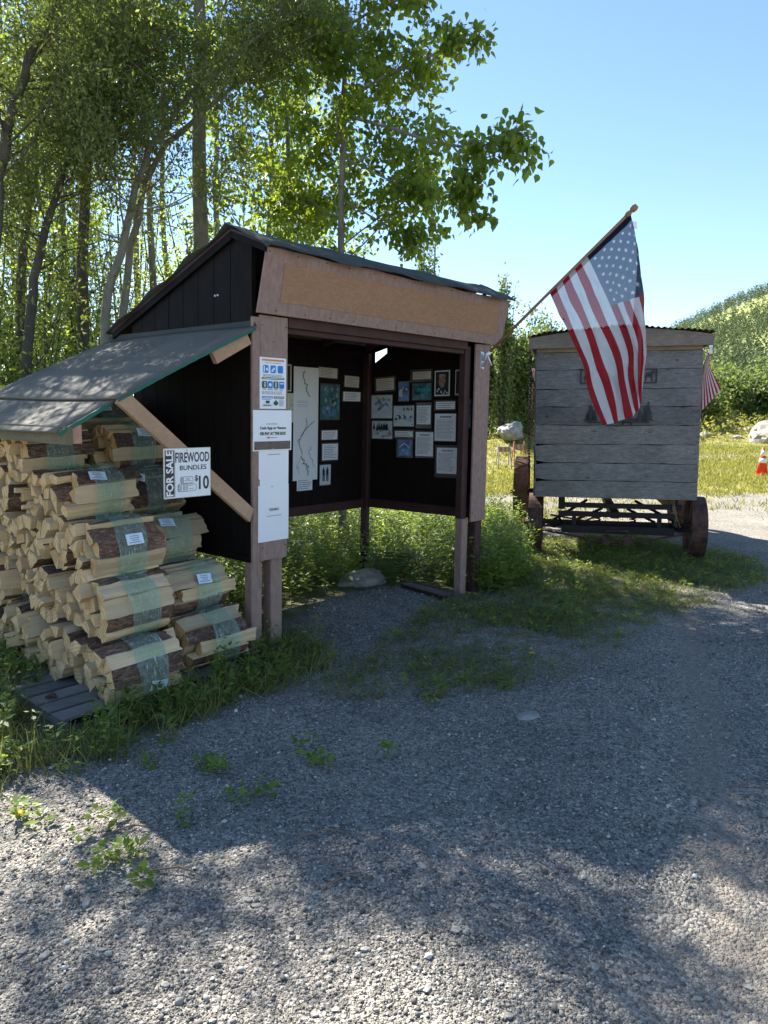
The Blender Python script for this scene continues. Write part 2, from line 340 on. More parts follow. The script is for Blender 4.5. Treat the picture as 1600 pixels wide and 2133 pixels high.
def gravel_nodes(nt, v):
    a = N(nt, 'ShaderNodeTexVoronoi', Scale=75.0); nt.links.new(v, a.inputs['Vector'])
    a2 = N(nt, 'ShaderNodeTexVoronoi', Scale=170.0); nt.links.new(v, a2.inputs['Vector'])
    sep = nt.nodes.new('ShaderNodeSeparateColor'); nt.links.new(a.outputs['Color'], sep.inputs[0])
    sep2 = nt.nodes.new('ShaderNodeSeparateColor'); nt.links.new(a2.outputs['Color'], sep2.inputs[0])
    mix = N(nt, 'ShaderNodeMath', _operation='MULTIPLY_ADD'); mix.inputs[1].default_value = .5
    nt.links.new(sep.outputs[0], mix.inputs[0]); h = N(nt, 'ShaderNodeMath', _operation='MULTIPLY'); h.inputs[1].default_value = .5
    nt.links.new(sep2.outputs[1], h.inputs[0]); nt.links.new(h.outputs[0], mix.inputs[2])
    return a, a2, mix.outputs[0]
def ground_mat():
    m, nt, b, out = new_mat('gravel_and_turf'); v = coords(nt)
    a, a2, c = gravel_nodes(nt, v)
    grav = ramp(nt, c, [(.12, (.085, .082, .075)), (.45, (.22, .21, .19)), (.72, (.33, .312, .28)), (.93, (.52, .49, .44))])
    big = noise(nt, v, 1.1, 7, .7); rb = ramp(nt, big, [(.3, (.66, .66, .68)), (.7, (1.25, 1.2, 1.12))])
    m1 = N(nt, 'ShaderNodeMix', _data_type='RGBA', _blend_type='MULTIPLY'); m1.inputs[0].default_value = 1
    nt.links.new(grav.outputs[0], m1.inputs[6]); nt.links.new(rb.outputs[0], m1.inputs[7])
    def attr(nm):
        x = nt.nodes.new('ShaderNodeAttribute'); x.attribute_name = nm; return x.outputs['Fac']
    def blend(prev, col, mask, sharp=.12, sc=9):
        nn = noise(nt, v, sc, 6, .7); s = N(nt, 'ShaderNodeMath', _operation='ADD'); nt.links.new(mask, s.inputs[0]); nt.links.new(nn, s.inputs[1])
        mr = N(nt, 'ShaderNodeMapRange'); mr.inputs['From Min'].default_value = 1 - sharp; mr.inputs['From Max'].default_value = 1 + sharp
        nt.links.new(s.outputs[0], mr.inputs['Value'])
        x = N(nt, 'ShaderNodeMix', _data_type='RGBA'); nt.links.new(mr.outputs[0], x.inputs[0]); nt.links.new(prev, x.inputs[6]); nt.links.new(col, x.inputs[7]); return x.outputs[2], mr.outputs[0]
    dirt = ramp(nt, noise(nt, v, 30, 6, .7), [(.3, (.20, .17, .135)), (.7, (.31, .265, .215))])
    c1, mk1 = blend(m1.outputs[2], dirt.outputs[0], attr('dirt'), .2, 3)
    turf = ramp(nt, noise(nt, v, 14, 7, .75), [(.3, (.045, .055, .02)), (.5, (.09, .10, .035)), (.7, (.16, .14, .07))])
    c2, mk2 = blend(c1, turf.outputs[0], attr('turf'), .15, 7)
    field = ramp(nt, noise(nt, v, 1.1, 8, .75), [(.3, (.17, .18, .04)), (.5, (.27, .25, .055)), (.62, (.27, .25, .12)), (.75, (.21, .24, .05))])
    c3, mk3 = blend(c2, field.outputs[0], attr('field'), .12, 1.3)
    nt.links.new(c3, b.inputs['Base Color']); b.inputs['Roughness'].default_value = .92; b.inputs['Specular IOR Level'].default_value = .2
    s = N(nt, 'ShaderNodeMath', _operation='MULTIPLY_ADD'); s.inputs[1].default_value = .5; nt.links.new(a2.outputs['Distance'], s.inputs[0]); nt.links.new(a.outputs['Distance'], s.inputs[2])
    k = N(nt, 'ShaderNodeMath', _operation='MULTIPLY_ADD'); k.inputs[1].default_value = -1; k.inputs[2].default_value = 1; nt.links.new(s.outputs[0], k.inputs[0])
    bump(nt, k.outputs[0], b, .9, .012); return m
M_ground = ground_mat()
def pebble_mat():
    m, nt, b, out = new_mat('gravel_pebble'); at = nt.nodes.new('ShaderNodeAttribute'); at.attribute_name = 'tint'
    r = ramp(nt, at.outputs['Fac'], [(0, (.085, .082, .077)), (.5, (.24, .228, .207)), (.85, (.40, .38, .335)), (1, (.58, .55, .49))])
    nt.links.new(r.outputs[0], b.inputs['Base Color']); b.inputs['Roughness'].default_value = .85; b.inputs['Specular IOR Level'].default_value = .25; return m
M_peb = pebble_mat()

# ------------------------------------------------------------------ ground sheet with zone masks
def poly_px(pts): return np.array([ground(x, y)[:2] for x, y in pts])
def inside(P, poly):
    x, y = P[:, 0], P[:, 1]; c = np.zeros(len(P), bool); n = len(poly); j = n - 1
    for i in range(n):
        xi, yi = poly[i]; xj, yj = poly[j]
        t = ((yi > y) != (yj > y)) & (x < (xj - xi) * (y - yi) / (yj - yi + 1e-12) + xi); c ^= t; j = i
    return c
def soft(P, poly, w=.35):
    """signed distance to polygon edge mapped to 0..1"""
    d = np.full(len(P), 1e9); n = len(poly)
    for i in range(n):
        a = poly[i]; b_ = poly[(i + 1) % n]; ab = b_ - a; t = np.clip(((P - a) @ ab) / (ab @ ab + 1e-9), 0, 1)
        d = np.minimum(d, np.linalg.norm(P - (a + t[:, None] * ab), axis=1))
    d = np.where(inside(P, poly), d, -d); return np.clip(.5 + d / w * .5, 0, 1)
Z_PILE = np.array([[-9, 2.2], [-1.9, 2.75], [-1.25, 3.35], [-.75, 3.95], [-.35, 4.5], [-.4, 5.2], [-.6, 5.6], [-.5, 6.2], [-1.5, 7], [-9, 9]])
Z_UNDER = np.array([[-9, 6.0], [-1.0, 5.6], [-.55, 6.25], [0.0, 6.75], [.5, 6.7], [1.05, 6.45], [1.55, 7.1], [1.75, 8.3], [1.9, 9.2], [1.75, 10.2], [1.2, 12.5], [-2, 14], [-9, 14]])
Z_SPARSE = np.array([[-.5, 4.1], [.15, 3.9], [1.2, 4.35], [2.0, 5.4], [2.9, 6.2], [4.0, 7.1], [4.25, 8.2], [3.9, 9.0], [3.6, 9.9], [1.5, 9.4], [1.3, 7.1], [1.0, 6.5], [.5, 6.3], [.1, 5.3]])
def field_mask(P):
    x, y = P[:, 0], P[:, 1]
    m = np.clip((y - 11.8 - .12 * np.abs(x - 3)) / 6.0, 0, .62)
    m = np.where(y > 15.5, .62, m)
    # bare gravel wheel tracks through the field
    for y0, w in ((14.2, .9), (30.5, 1.2)):
        m = m - .35 * np.exp(-((y - y0 - .05 * x) / w) ** 2)
    return m
def rut(P):
    x, y = P[:, 0], P[:, 1]; c = .25 + .42 * y - .006 * y * y; d1 = np.abs(x - c) ; d2 = np.abs(x - c - 1.5)
    return np.clip(.54 * np.exp(-(d1 / .19) ** 2) + .54 * np.exp(-(d2 / .19) ** 2), 0, .56) * np.clip((13 - y) / 3, 0, 1)
xs = np.unique(np.concatenate([np.arange(-6, 9, .09), -6 - np.geomspace(.1, 1500, 46), 9 + np.geomspace(.1, 1500, 46)]))
ys = np.unique(np.concatenate([np.arange(0.8, 14, .09), 14 + np.geomspace(.1, 2500, 60), .8 - np.geomspace(.1, 60, 14)]))
GX, GY = np.meshgrid(xs, ys); P2 = np.stack([GX.ravel(), GY.ravel()], 1)
def gh(P):
    x, y = P[:, 0], P[:, 1]
    near = .012 * np.sin(x * 2.1 + 1.3 * np.sin(y * 1.7)) * np.sin(y * 2.6) + .008 * np.sin(x * 5.3 + y * 3.1)
    f = np.clip((y - 16) / 20, 0, 1)
    rutd = -.012 * (np.exp(-((x - (.25 + .42 * y - .006 * y * y)) / .2) ** 2) + np.exp(-((x - (1.75 + .42 * y - .006 * y * y)) / .2) ** 2)) * np.clip((13 - y) / 3, 0, 1)
    near = near + rutd
    berm = .9 * np.exp(-((y - 52 - .1 * x) / 6.0) ** 2) * np.clip((x - 6) / 8, 0, 1) * (1 + .25 * np.sin(x * .7) * np.sin(x * 1.9))
    mound = 1.05 * np.exp(-((x - 4.5) / 3.2) ** 2 - ((y - 27) / 2.6) ** 2)
    return mound + near * np.clip(1.3 - np.abs(y) / 15, 0, 1) + f * .15 * np.sin(x * .21) * np.sin(y * .17) + berm
GZ = gh(P2)
nx, ny = len(xs), len(ys); ii = (np.arange(ny - 1)[:, None] * nx + np.arange(nx - 1)[None]).ravel()
GF = np.stack([ii, ii + 1, ii + nx + 1, ii + nx], 1)
me = np_mesh('gravel_ground', np.column_stack([P2, GZ]), GF, M_ground, smooth=True)
for nm, arr in (('turf', np.maximum(np.maximum(soft(P2, Z_PILE) * .75, soft(P2, Z_UNDER) * .95), soft(P2, Z_SPARSE, .9) * .56)), ('field', field_mask(P2)),
                ('dirt', np.maximum(np.clip(.55 - .9 * np.hypot((P2[:, 0] - 1.6) / 1.3, (P2[:, 1] - 1.75) / .9) + .35, 0, .7), rut(P2)))):
    at = me.attributes.new(nm, 'FLOAT', 'POINT'); at.data.foreach_set('value', arr.astype(np.float32))
GROUND = link_mesh('gravel_ground', me); props(GROUND, 'dark gravel lot with weedy edges running back to a yellow grass field', None, None, 'structure')
def gz(x, y): return float(gh(np.array([[x, y]]))[0])

# ------------------------------------------------------------------ shed
shed = empty('information_shed', O, 'dark brown roofed noticeboard shed on posts with mauve front casings and lean-to over firewood', 'shed')
def shed_part(name, mb, mat, label=None, parent=shed): return mb.build(name, mat, parent, label)
def roof_z(b):    # underside of the roof over depth b
    if b < .19: return 2.798 - (.19 - b) * .40
    return 2.798 - (b - .19) * .333
# left gable wall: vertical siding boards
bs = [0.0, .045, .235, .42, .605, .79, .975, 1.16, 1.345, 1.49]
for i in range(len(bs) - 1):
    mb = MB(); b0, b1 = bs[i] + .003, bs[i + 1] - .003
    poly = [(b0, .665), (b1, .665), (b1, roof_z(b1) - .004), (b0, roof_z(b0) - .004)]
    mb.prism(poly, lambda x, y, t: S(t, x, y), -.022 if i else -.03, -.004, 0)
    shed_part('siding_board', mb, M_black)
mb = MB(); mb.prism([(0, .665), (1.49, .665), (1.49, roof_z(1.49) - .006), (.19, roof_z(.19) - .006), (0, roof_z(0) - .006)], lambda x, y, t: S(t, x, y), -.0045, .0, 0); shed_part('wall_backing', mb, M_black)
# left wall bottom rail
mb = MB(); mb.bevbox(S, -.034, -.0225, .0, 1.49, .655, .70); shed_part('bottom_rail', mb, M_black)
# back wall panels
xa = [0.0, .61, 1.22, 1.83, 2.44, 2.62]
for i in range(len(xa) - 1):
    mb = MB(); mb.box(S, xa[i] + .002, xa[i + 1] - .002, 1.49, 1.505, .75, roof_z(1.5) - .005); shed_part('back_panel', mb, M_dark)
mb = MB(); mb.bevbox(S, .0, 2.60, 1.455, 1.489, .67, .76); shed_part('bottom_rail', mb, M_redbrown)
mb = MB(); mb.bevbox(S, .0, 2.60, 1.455, 1.489, 2.22, 2.29); shed_part('top_rail', mb, M_dark)
# right wall with a small triangular gap under the roof
for (b0, b1) in ((0.02, .61), (.612, 1.2)):
    mb = MB(); mb.prism([(b0, .75), (b1, .75), (b1, roof_z(b1) - .005), (b0, roof_z(b0) - .005)], lambda x, y, t: S(t, x, y), 2.62, 2.635); shed_part('right_panel', mb, M_dark)
mb = MB(); mb.prism([(1.202, .75), (1.489, .75), (1.489, 2.175), (1.36, 2.175), (1.202, 2.262)], lambda x, y, t: S(t, x, y), 2.62, 2.635); shed_part('right_panel', mb, M_dark)
mb = MB(); mb.prism([(1.37, 2.176), (1.489, 2.176), (1.489, roof_z(1.489) - .005), (1.2, roof_z(1.2) - .005), (1.2, 2.318), (1.37, 2.28)], lambda x, y, t: S(t, x, y), 2.621, 2.634); shed_part('right_panel', mb, M_dark)
mb = MB(); mb.bevbox(S, 2.585, 2.619, .02, 1.45, .68, .77); shed_part('bottom_rail', mb, M_redbrown)
# corner posts and legs
def post(a0, a1, b0, b1, c0, c1, mat, name='post'):
    mb = MB(); mb.bevbox(S, a0, a1, b0, b1, c0, c1, e=.006); return shed_part(name, mb, mat)
post(-.035, .052, .0, .08, -.05, .654, M_mauve, 'leg'); post(.138, .238, .012, .10, -.05, .75, M_mauve, 'leg')
post(2.35, 2.436, .012, .09, -.05, .70, M_mauve, 'leg'); post(2.355, 2.437, .03, .10, .702, 2.24, M_redbrown, 'post'); post(2.56, 2.665, .012, .10, -.05, .9, M_redbrown, 'leg')  # upper post darker than its leg: recess shade put into its colour
post(2.565, 2.618, 1.40, 1.488, -.05, 2.27, M_redbrown, 'post'); post(.0, .09, 1.40, 1.454, -.05, .66, M_redbrown, 'leg')
post(.01, .10, .02, .10, .76, 2.22, M_dark, 'post')
# front casings
mb = MB(); mb.bevbox(S, .018, .252, -.022, -.001, .665, 2.262); shed_part('left_casing', mb, M_mauve, 'wide mauve casing board carrying the paper notices')
mb = MB(); mb.bevbox(S, -.045, .015, -.026, -.001, .655, 2.245); shed_part('corner_trim', mb, M_mauve)
mb = MB(); mb.bevbox(S, 2.44, 2.665, -.022, -.001, .67, 2.262); shed_part('right_casing', mb, M_mauve, 'mauve casing board carrying the flag bracket')
mb = MB(); mb.bevbox(S, .275, 2.34, -.0, .035, 2.205, 2.30); shed_part('header_beam', mb, M_redbrown)
mb = MB(); mb.bevbox(S, .275, 2.34, .037, .09, 2.17, 2.27); shed_part('header_beam', mb, M_redbrown)
# leaning fascia with tan sign panel
def F(a, t, n):    # fascia frame: t 0..1 up the board, n outwards
    return S(a, -.045 - .085 * t - n, 2.268 + .395 * t)
mb = MB(); k = 26
vs = []; fs = []
top = [0.985 + .012 * math.sin(i * .9) + .006 * math.sin(i * 2.3) for i in range(k)]
for i in range(k):
    a = -.035 + (2.80) * i / (k - 1)
    a_t = a + (.012 if i == 0 else (.0 if i == k - 1 else 0))
    vs += [F(a, 0, 0), F(a_t, top[i], 0), F(a, 0, .018), F(a_t, top[i], .018)]
for i in range(k - 1):
    q = 4 * i; fs += [(q + 2, q + 6, q + 7, q + 3), (q, q + 1, q + 5, q + 4), (q + 1, q + 3, q + 7, q + 5), (q, q + 4, q + 6, q + 2)]
fs += [(0, 2, 3, 1), (4 * k - 4, 4 * k - 3, 4 * k - 1, 4 * k - 2)]
mb.add(vs, fs); shed_part('fascia', mb, M_mauve, 'leaning mauve fascia board above the opening')
mb = MB(); mb.box(F, .13, 2.63, .20, .80, .0185, .022)
mb.v = [tuple(p) for p in mb.v]; shed_part('sign_panel', mb, M_osb, 'blank tan painted panel on the fascia')
mb = MB()
for i in range(24):
    mb.tube([F(.0 + 2.73 * i / 23 + .01 * math.sin(i * 5), .06 if i % 2 else .93, .017), F(.0 + 2.73 * i / 23 + .01 * math.sin(i * 5), .06 if i % 2 else .93, .0205)], .0045, 6)
for (a, c) in ((.035, .75), (.235, .75), (.035, 2.2), (.235, 2.2), (.13, 2.1), (2.46, .75), (2.64, .75), (2.46, 1.6), (2.64, 1.6), (2.46, 2.2)): mb.tube([S(a, -.02, c), S(a, -.0245, c)], .0045, 6)
o = shed_part('nails', mb, M_iron); o['kind'] = 'stuff'
# roof: decking, felt skin with wavy torn edges, rafters
mb = MB(); prof = [(-.19, 2.705 - .02), (.19, 2.80), (1.78, 2.80 - 1.59 * .333)]
def roofpt(a, b, dz): return S(a, b, (2.80 + (b - .19) * .40 if b < .19 else 2.80 - (b - .19) * .333) + dz)
for (b0, b1) in ((-.17, .19), (.19, .98), (.982, 1.77)):
    m2 = MB(); m2.box(lambda a, b, c: roofpt(a, b, c), -.05, 2.82, b0, b1, .002, .02); shed_part('roof_deck', m2, M_redbrown)
na, nb = 60, 26; vs = []; fs = []
for j in range(nb):
    for i in range(na):
        a = -.085 + 2.885 * i / (na - 1); b = -.215 + 2.03 * j / (nb - 1)
        b += .018 * math.sin(i * .7) * (1 if j in (0, nb - 1) else 0) + .01 * math.sin(i * 1.9) * (j in (0, nb - 1))
        a += (.015 * math.sin(j * 1.1)) * (i in (0, na - 1))
        dz = .024 + .008 * math.sin(i * .33 + j * .2) + .004 * math.sin(i * .8) - (.03 if j == 0 else 0) - (.014 + .012 * math.sin(j)) * (i in (0, na - 1))
        vs.append(roofpt(a, b, max(dz, .022) if 0 < j and 0 < i < na - 1 else dz + .014))
n0 = len(vs); vs += [tuple(np.array(p) + [0, 0, .006]) for p in vs]
for j in range(nb - 1):
    for i in range(na - 1):
        q = j * na + i; fs.append((q, q + na, q + na + 1, q + 1)); fs.append((n0 + q, n0 + q + 1, n0 + q + na + 1, n0 + q + na))
for i in range(na - 1):
    fs.append((i, i + 1, n0 + i + 1, n0 + i)); q = (nb - 1) * na + i; fs.append((q, n0 + q, n0 + q + 1, q + 1))
for j in range(nb - 1):
    q = j * na; fs.append((q, n0 + q, n0 + q + na, q + na)); q = j * na + na - 1; fs.append((q, q + na, n0 + q + na, n0 + q))
mb = MB(); mb.add(vs, fs, 0, True); shed_part('roofing_felt', mb, M_felt_dark, 'dark green roofing felt with wavy edges')
for a in (.06, .65, 1.3, 1.95, 2.56):
    mb = MB(); mb.box(lambda a_, b, c: roofpt(a_, b, c), a, a + .04, .2, 1.44, -.09, .0); shed_part('rafter', mb, M_redbrown)
mb = MB(); mb.box(lambda a_, b, c: roofpt(a_, b, c), -.05, -.03, .19, 1.75, -.05, .0); shed_part('barge_board', mb, M_black)
mb = MB(); mb.box(lambda a_, b, c: roofpt(a_, b, c), -.05, -.03, -.15, .188, -.04, .0); shed_part('barge_board', mb, M_black)
for (b, c) in ((.37, 2.42), (.40, 2.42)):
    mb = MB(); mb.tube([S(-.03, b, c), S(-.022, b, c)], .008, 8); shed_part('screw_head', mb, M_metal)
# lean-to over the firewood
def lean_z(a): return 2.205 + .465 * a - .03 * a * a
def sheet(a0, a1, b0, b1, dz, wav=.01, cut=0.0):
    n1, n2 = 16, 16; vs = []
    for lv in (0, -.012):
        for i in range(n1):
            for j in range(n2):
                a = a0 + (a1 - a0) * i / (n1 - 1); b = b0 + (b1 - b0) * j / (n2 - 1)
                fr = (1 - j / (n2 - 1)); b += fr * cut * (i / (n1 - 1))
                z = lean_z(a) + dz + wav * math.sin(b * 2.2 + a * 3) + .035 * (b / 1.8) + lv
                vs.append(S(a, b, z))
    fs = []; n = n1 * n2
    for i in range(n1 - 1):
        for j in range(n2 - 1):
            q = i * n2 + j; fs.append((q, q + 1, q + n2 + 1, q + n2)); fs.append((n + q, n + q + n2, n + q + n2 + 1, n + q + 1))
    for i in range(n1 - 1):
        q = i * n2; fs.append((q, q + n2, n + q + n2, n + q)); q = i * n2 + n2 - 1; fs.append((q, n + q, n + q + n2, q + n2))
    for j in range(n2 - 1):
        q = j; fs.append((q, n + q, n + q + 1, q + 1)); q = (n1 - 1) * n2 + j; fs.append((q, q + 1, n + q + 1, n + q))
    m = MB(); m.add(vs, fs, 0, True); return m
lean = empty('lean_to_roof', (0, 0, 0)); lean.parent = shed
shed_part('upper_sheet', sheet(-.98, -.03, -.05, 1.84, .0, .008), M_felt, parent=lean)
shed_part('lower_sheet', sheet(-1.29, -.90, .03, 1.95, -.022, .006, -.02), M_felt, parent=lean)
mb = MB(); mb.add([S(-.034, -.055, 2.185), S(-.034, 1.84, 2.215), S(-.030, 1.84, 2.262), S(-.030, -.02, 2.222), S(-.09, -.05, 2.158), S(-.09, 1.84, 2.196)], [(0, 1, 2, 3), (4, 5, 1, 0)]); shed_part('flashing', mb, M_felt_dark, parent=lean)
mb = MB()
for i in range(14):
    a = -.98 + .94 * i / 13; a2 = -.98 + .94 * (i + 1) / 13
    if i < 13: mb.add([S(a, -.054, lean_z(a) - .012), S(a2, -.054, lean_z(a2) - .012), S(a2, -.054, lean_z(a2) - .032), S(a, -.054, lean_z(a) - .03)], [(0, 3, 2, 1), (0, 1, 2, 3)][:1])
shed_part('teal_edge', mb, M_teal, parent=lean)
mb = MB(); mb.bar(S(-1.285, -.002, lean_z(-1.285) - .037), S(-.98, .02, lean_z(-.98) - .037), .004, .022); shed_part('teal_edge', mb, M_teal, parent=lean)
mb = MB(); mb.bar(S(-.33, .0, lean_z(-.33) - .075), S(-.07, .0, lean_z(-.07) - .06), .04, .085); shed_part('rafter', mb, M_brace, parent=lean)
for b in (.75, 1.6):
    mb = MB(); mb.bar(S(-1.2, b, lean_z(-1.2) - .08), S(-.03, b, lean_z(-.03) - .06), .04, .085); shed_part('rafter', mb, M_brace, parent=lean)
mb = MB(); mb.bar(S(-1.23, -.0, lean_z(-1.23) - .075), S(-1.23, 1.9, lean_z(-1.23) - .04), .04, .095); shed_part('eave_beam', mb, M_beam, 'weathered mossy eave beam', parent=lean)
mb = MB(); mb.bar(S(-1.18, .012, lean_z(-1.18) - .095), S(-1.18, .5, lean_z(-1.18) - .085), .05, .1); shed_part('beam_end', mb, M_pinkend, parent=lean)
mb = MB(); mb.bar(S(-.92, -.015, 1.715), S(-.035, -.055, .965), .038, .105, up=tuple(V)); 
pts_b = MB(); 
A0, C0 = on_front(256, 826, -.045); A1, C1 = on_front(521, 1072, -.045)
dA = np.array([A1 - A0, C1 - C0]); dA /= np.linalg.norm(dA); nA = np.array([-dA[1], dA[0]]) * .046
poly = [(A0 + nA[0] - .01, C0 + nA[1]), (A1 + nA[0] + .0, C1 + nA[1] + .0), (A1 + .0, C1 - nA[1] * 1.35), (A0 - nA[0], C0 - nA[1])]
mb = MB(); mb.prism(poly, lambda x, y, t: S(x, t, y), -.045, -.008); shed_part('diagonal_brace', mb, M_brace, 'pale sawn diagonal brace', parent=lean)

# ------------------------------------------------------------------ text and notices
_tc = {}
def text_mesh(s, bold=0.0, align='CENTER'):
    key = (s, bold, align)
    if key in _tc: return _tc[key]
    c = bpy.data.curves.new('t', 'FONT'); c.body = s; c.size = 1; c.align_x = align; c.align_y = 'CENTER'; c.offset = bold; c.resolution_u = 3
    o = bpy.data.objects.new('t', c); COL.objects.link(o); dg = bpy.context.evaluated_depsgraph_get(); dg.update()
    m = bpy.data.meshes.new_from_object(o.evaluated_get(dg)); vs = np.array([v.co[:] for v in m.vertices]); fs = [tuple(p.vertices) for p in m.polygons]
    bpy.data.objects.remove(o); bpy.data.meshes.remove(m); _tc[key] = (vs, fs); return vs, fs
def put_text(mb, s, fit, fr, bold=.01, m=0, n=.002, vertical=False):
    """fit=(x0,y0,x1,y1) box in the frame fr(x,y,n)"""
    vs, fs = text_mesh(s, bold); x0, y0, x1, y1 = fit; lo = vs.min(0); hi = vs.max(0)
    q = []
    for v in vs:
        tx = (v[0] - lo[0]) / (hi[0] - lo[0]); ty = (v[1] - lo[1]) / (hi[1] - lo[1])
        if vertical: tx, ty = 1 - ty, tx
        q.append(fr(x0 + tx * (x1 - x0), y0 + ty * (y1 - y0), n))
    mb.add(q, fs, m)
def rect(mb, fr, x0, y0, x1, y1, n=.002, m=0): mb.add([fr(x0, y0, n), fr(x1, y0, n), fr(x1, y1, n), fr(x0, y1, n)], [(0, 1, 2, 3)], m)
def rrect(mb, fr, x0, y0, x1, y1, r, n, m=0):
    pts = []
    for cx, cy, a0 in ((x1 - r, y1 - r, 0), (x0 + r, y1 - r, 90), (x0 + r, y0 + r, 180), (x1 - r, y0 + r, 270)):
        for k_ in range(4): t = R(a0 + 30 * k_); pts.append((cx + r * math.cos(t), cy + r * math.sin(t)))
    mb.add([fr(x, y, n) for x, y in pts], [tuple(range(len(pts)))], m)
def bars(mb, fr, x0, y0, x1, y1, rows, n=.002, m=0, ragged=.25, th=.45):
    """lines of print too small to read: short dashes of uneven length"""
    h = (y1 - y0) / rows
    for r_ in range(rows):
        y = y1 - (r_ + .5) * h; x = x0; end = x1 - (x1 - x0) * random.random() * ragged
        while x < end:
            w = (x1 - x0) * random.uniform(.05, .16); rect(mb, fr, x, y - h * th / 2, min(x + w, end), y + h * th / 2, n, m); x += w + (x1 - x0) * .025
def frame_from_px(kind, plane, x0, y0, x1, y1):
    """notice frame on a shed surface: returns fr(s,t,n) with s,t in 0..1, and origin"""
    if kind == 'front':
        a0, ct = on_front(x0, y0, plane); a1, cb = on_front(x1, y1, plane)
        w, h = a1 - a0, ct - cb
        return (lambda s, t, n: S(a0 + s * w, plane - n, cb + t * h)), S(a0, plane, cb), w, h
    b0, ct = on_side(x0, y0, plane); b1, cb = on_side(x1, y1, plane)
    w, h = b0 - b1, ct - cb
    return (lambda s, t, n: S(plane - n - LEAN * 0, b0 - s * w, cb + t * h)), S(plane, b0, cb), w, h
NG = 'laminated papers pinned inside the shed'
def notice(name, px, kind, plane, label, cat='notice', paper=M_paper, group=NG, lam=(0, 0, 0, 0), rot=0.0, curl=.004):
    fr0, org, w, h = frame_from_px(kind, plane, *px)
    def fr(s, t, n):
        ds, dt = (s - .5) * w, (t - .5) * h
        s2 = .5 + (ds * math.cos(rot) - dt * math.sin(rot)) / w; t2 = .5 + (ds * math.sin(rot) + dt * math.cos(rot)) / h
        return fr0(s2, t2, n + .003 + curl * abs(math.sin(s * 3.1 + t * 2)) * .5)
    root = empty(name, org, label, cat, group)
    mb = MB(); K = 5
    if any(lam):
        l, b_, r_, t_ = lam; m2 = MB(); rrect(m2, fr, -l, -b_, 1 + r_, 1 + t_, .02, -.0016); m2.build('laminate', M_lamin, root)
    vs = [fr(i / K, j / K, 0.0) for j in range(K + 1) for i in range(K + 1)]; n0 = len(vs); vs += [fr(i / K, j / K, -.0012) for j in range(K + 1) for i in range(K + 1)]
    fs = []
    for j in range(K):
        for i in range(K):
            q = j * (K + 1) + i; fs.append((q, q + 1, q + K + 2, q + K + 1)); fs.append((n0 + q, n0 + q + K + 1, n0 + q + K + 2, n0 + q + 1))
    mb.add(vs, fs); mb.build('paper', paper, root)
    return root, fr
FB = -.022
# campfire poster
root, fr = notice('campfire_poster', (540, 743, 595, 852), 'front', FB, 'blue, green and white campfire safety poster at the top of the left post', 'poster', group='notices on the left post')
mb = MB(); rect(mb, fr, .08, .93, .92, .965, .0022, 0)
mb.build('header_bar', M_orangeink, root)
for x in (.12, .40, .67): mb = MB(); rrect(mb, fr, x, .70, x + .20, .85, .03, .0022); mb.build('blue_icon', M_blueink, root)
for x in (.29, .73): mb = MB(); rrect(mb, fr, x, .40, x + .19, .54, .03, .0022); mb.build('blue_icon', M_blueink, root)
mb = MB(); rect(mb, fr, .08, .205, .49, .245, .0022); mb.build('blue_bar', M_blueink, root)
mb = MB(); rect(mb, fr, .08, .575, .92, .615, .0022)
for x in (.08, .51): rrect(mb, fr, x, .40, x + .19, .54, .03, .0022)
rect(mb, fr, .53, .205, .92, .245, .0022); rect(mb, fr, .22, .105, .36, .16, .0022)
mb.add([fr(.60 + .09 * math.cos(t), .11 + .045 * math.sin(t), .0022) for t in np.linspace(0, 2 * math.pi, 12, endpoint=False)], [tuple(range(12))])
mb.add([fr(.57, .14, .0024), fr(.64, .14, .0024), fr(.60, .19, .0024)], [(0, 1, 2)]); mb.build('green_icons', M_greenink, root)
mb = MB()   # white glyphs inside the icons
for x in (.15, .57): 
    for k_ in range(2): rect(mb, fr, x + .05 * k_, .42, x + .02 + .05 * k_, .49, .003); rrect(mb, fr, x - .005 + .05 * k_, .495, x + .025 + .05 * k_, .52, .01, .003)
rrect(mb, fr, .14, .72, .18, .83, .015, .003); rrect(mb, fr, .23, .74, .29, .80, .02, .003); rrect(mb, fr, .50, .76, .56, .81, .02, .003); mb.add([fr(.42, .73, .003), fr(.52, .73, .003), fr(.47, .79, .003)], [(0, 1, 2)])
rrect(mb, fr, .33, .44, .43, .50, .02, .003); rect(mb, fr, .76, .49, .90, .51, .003); rect(mb, fr, .10, .588, .90, .6, .003); rect(mb, fr, .10, .22, .47, .23, .003); rect(mb, fr, .56, .22, .9, .23, .003)
mb.build('white_glyphs', M_paper, root)
mb = MB(); put_text(mb, 'DROWN', (.29, .365, .48, .39), fr, .02, 0, .0022); put_text(mb, 'STIR', (.52, .365, .68, .39), fr, .02, 0, .0022); put_text(mb, 'FEEL', (.75, .36, .88, .385), fr, .02, 0, .0022)
bars(mb, fr, .10, .362, .24, .392, 1, .0022); bars(mb, fr, .2, .885, .8, .905, 1, .0022, ragged=.05); bars(mb, fr, .12, .625, .9, .675, 2, .0022)
bars(mb, fr, .08, .28, .92, .345, 3, .0022); bars(mb, fr, .08, .17, .46, .195, 1, .0022); bars(mb, fr, .72, .05, .92, .19, 6, .0022); bars(mb, fr, .12, .05, .46, .085, 1, .0022, th=.9)
mb.build('print', M_greyink, root)
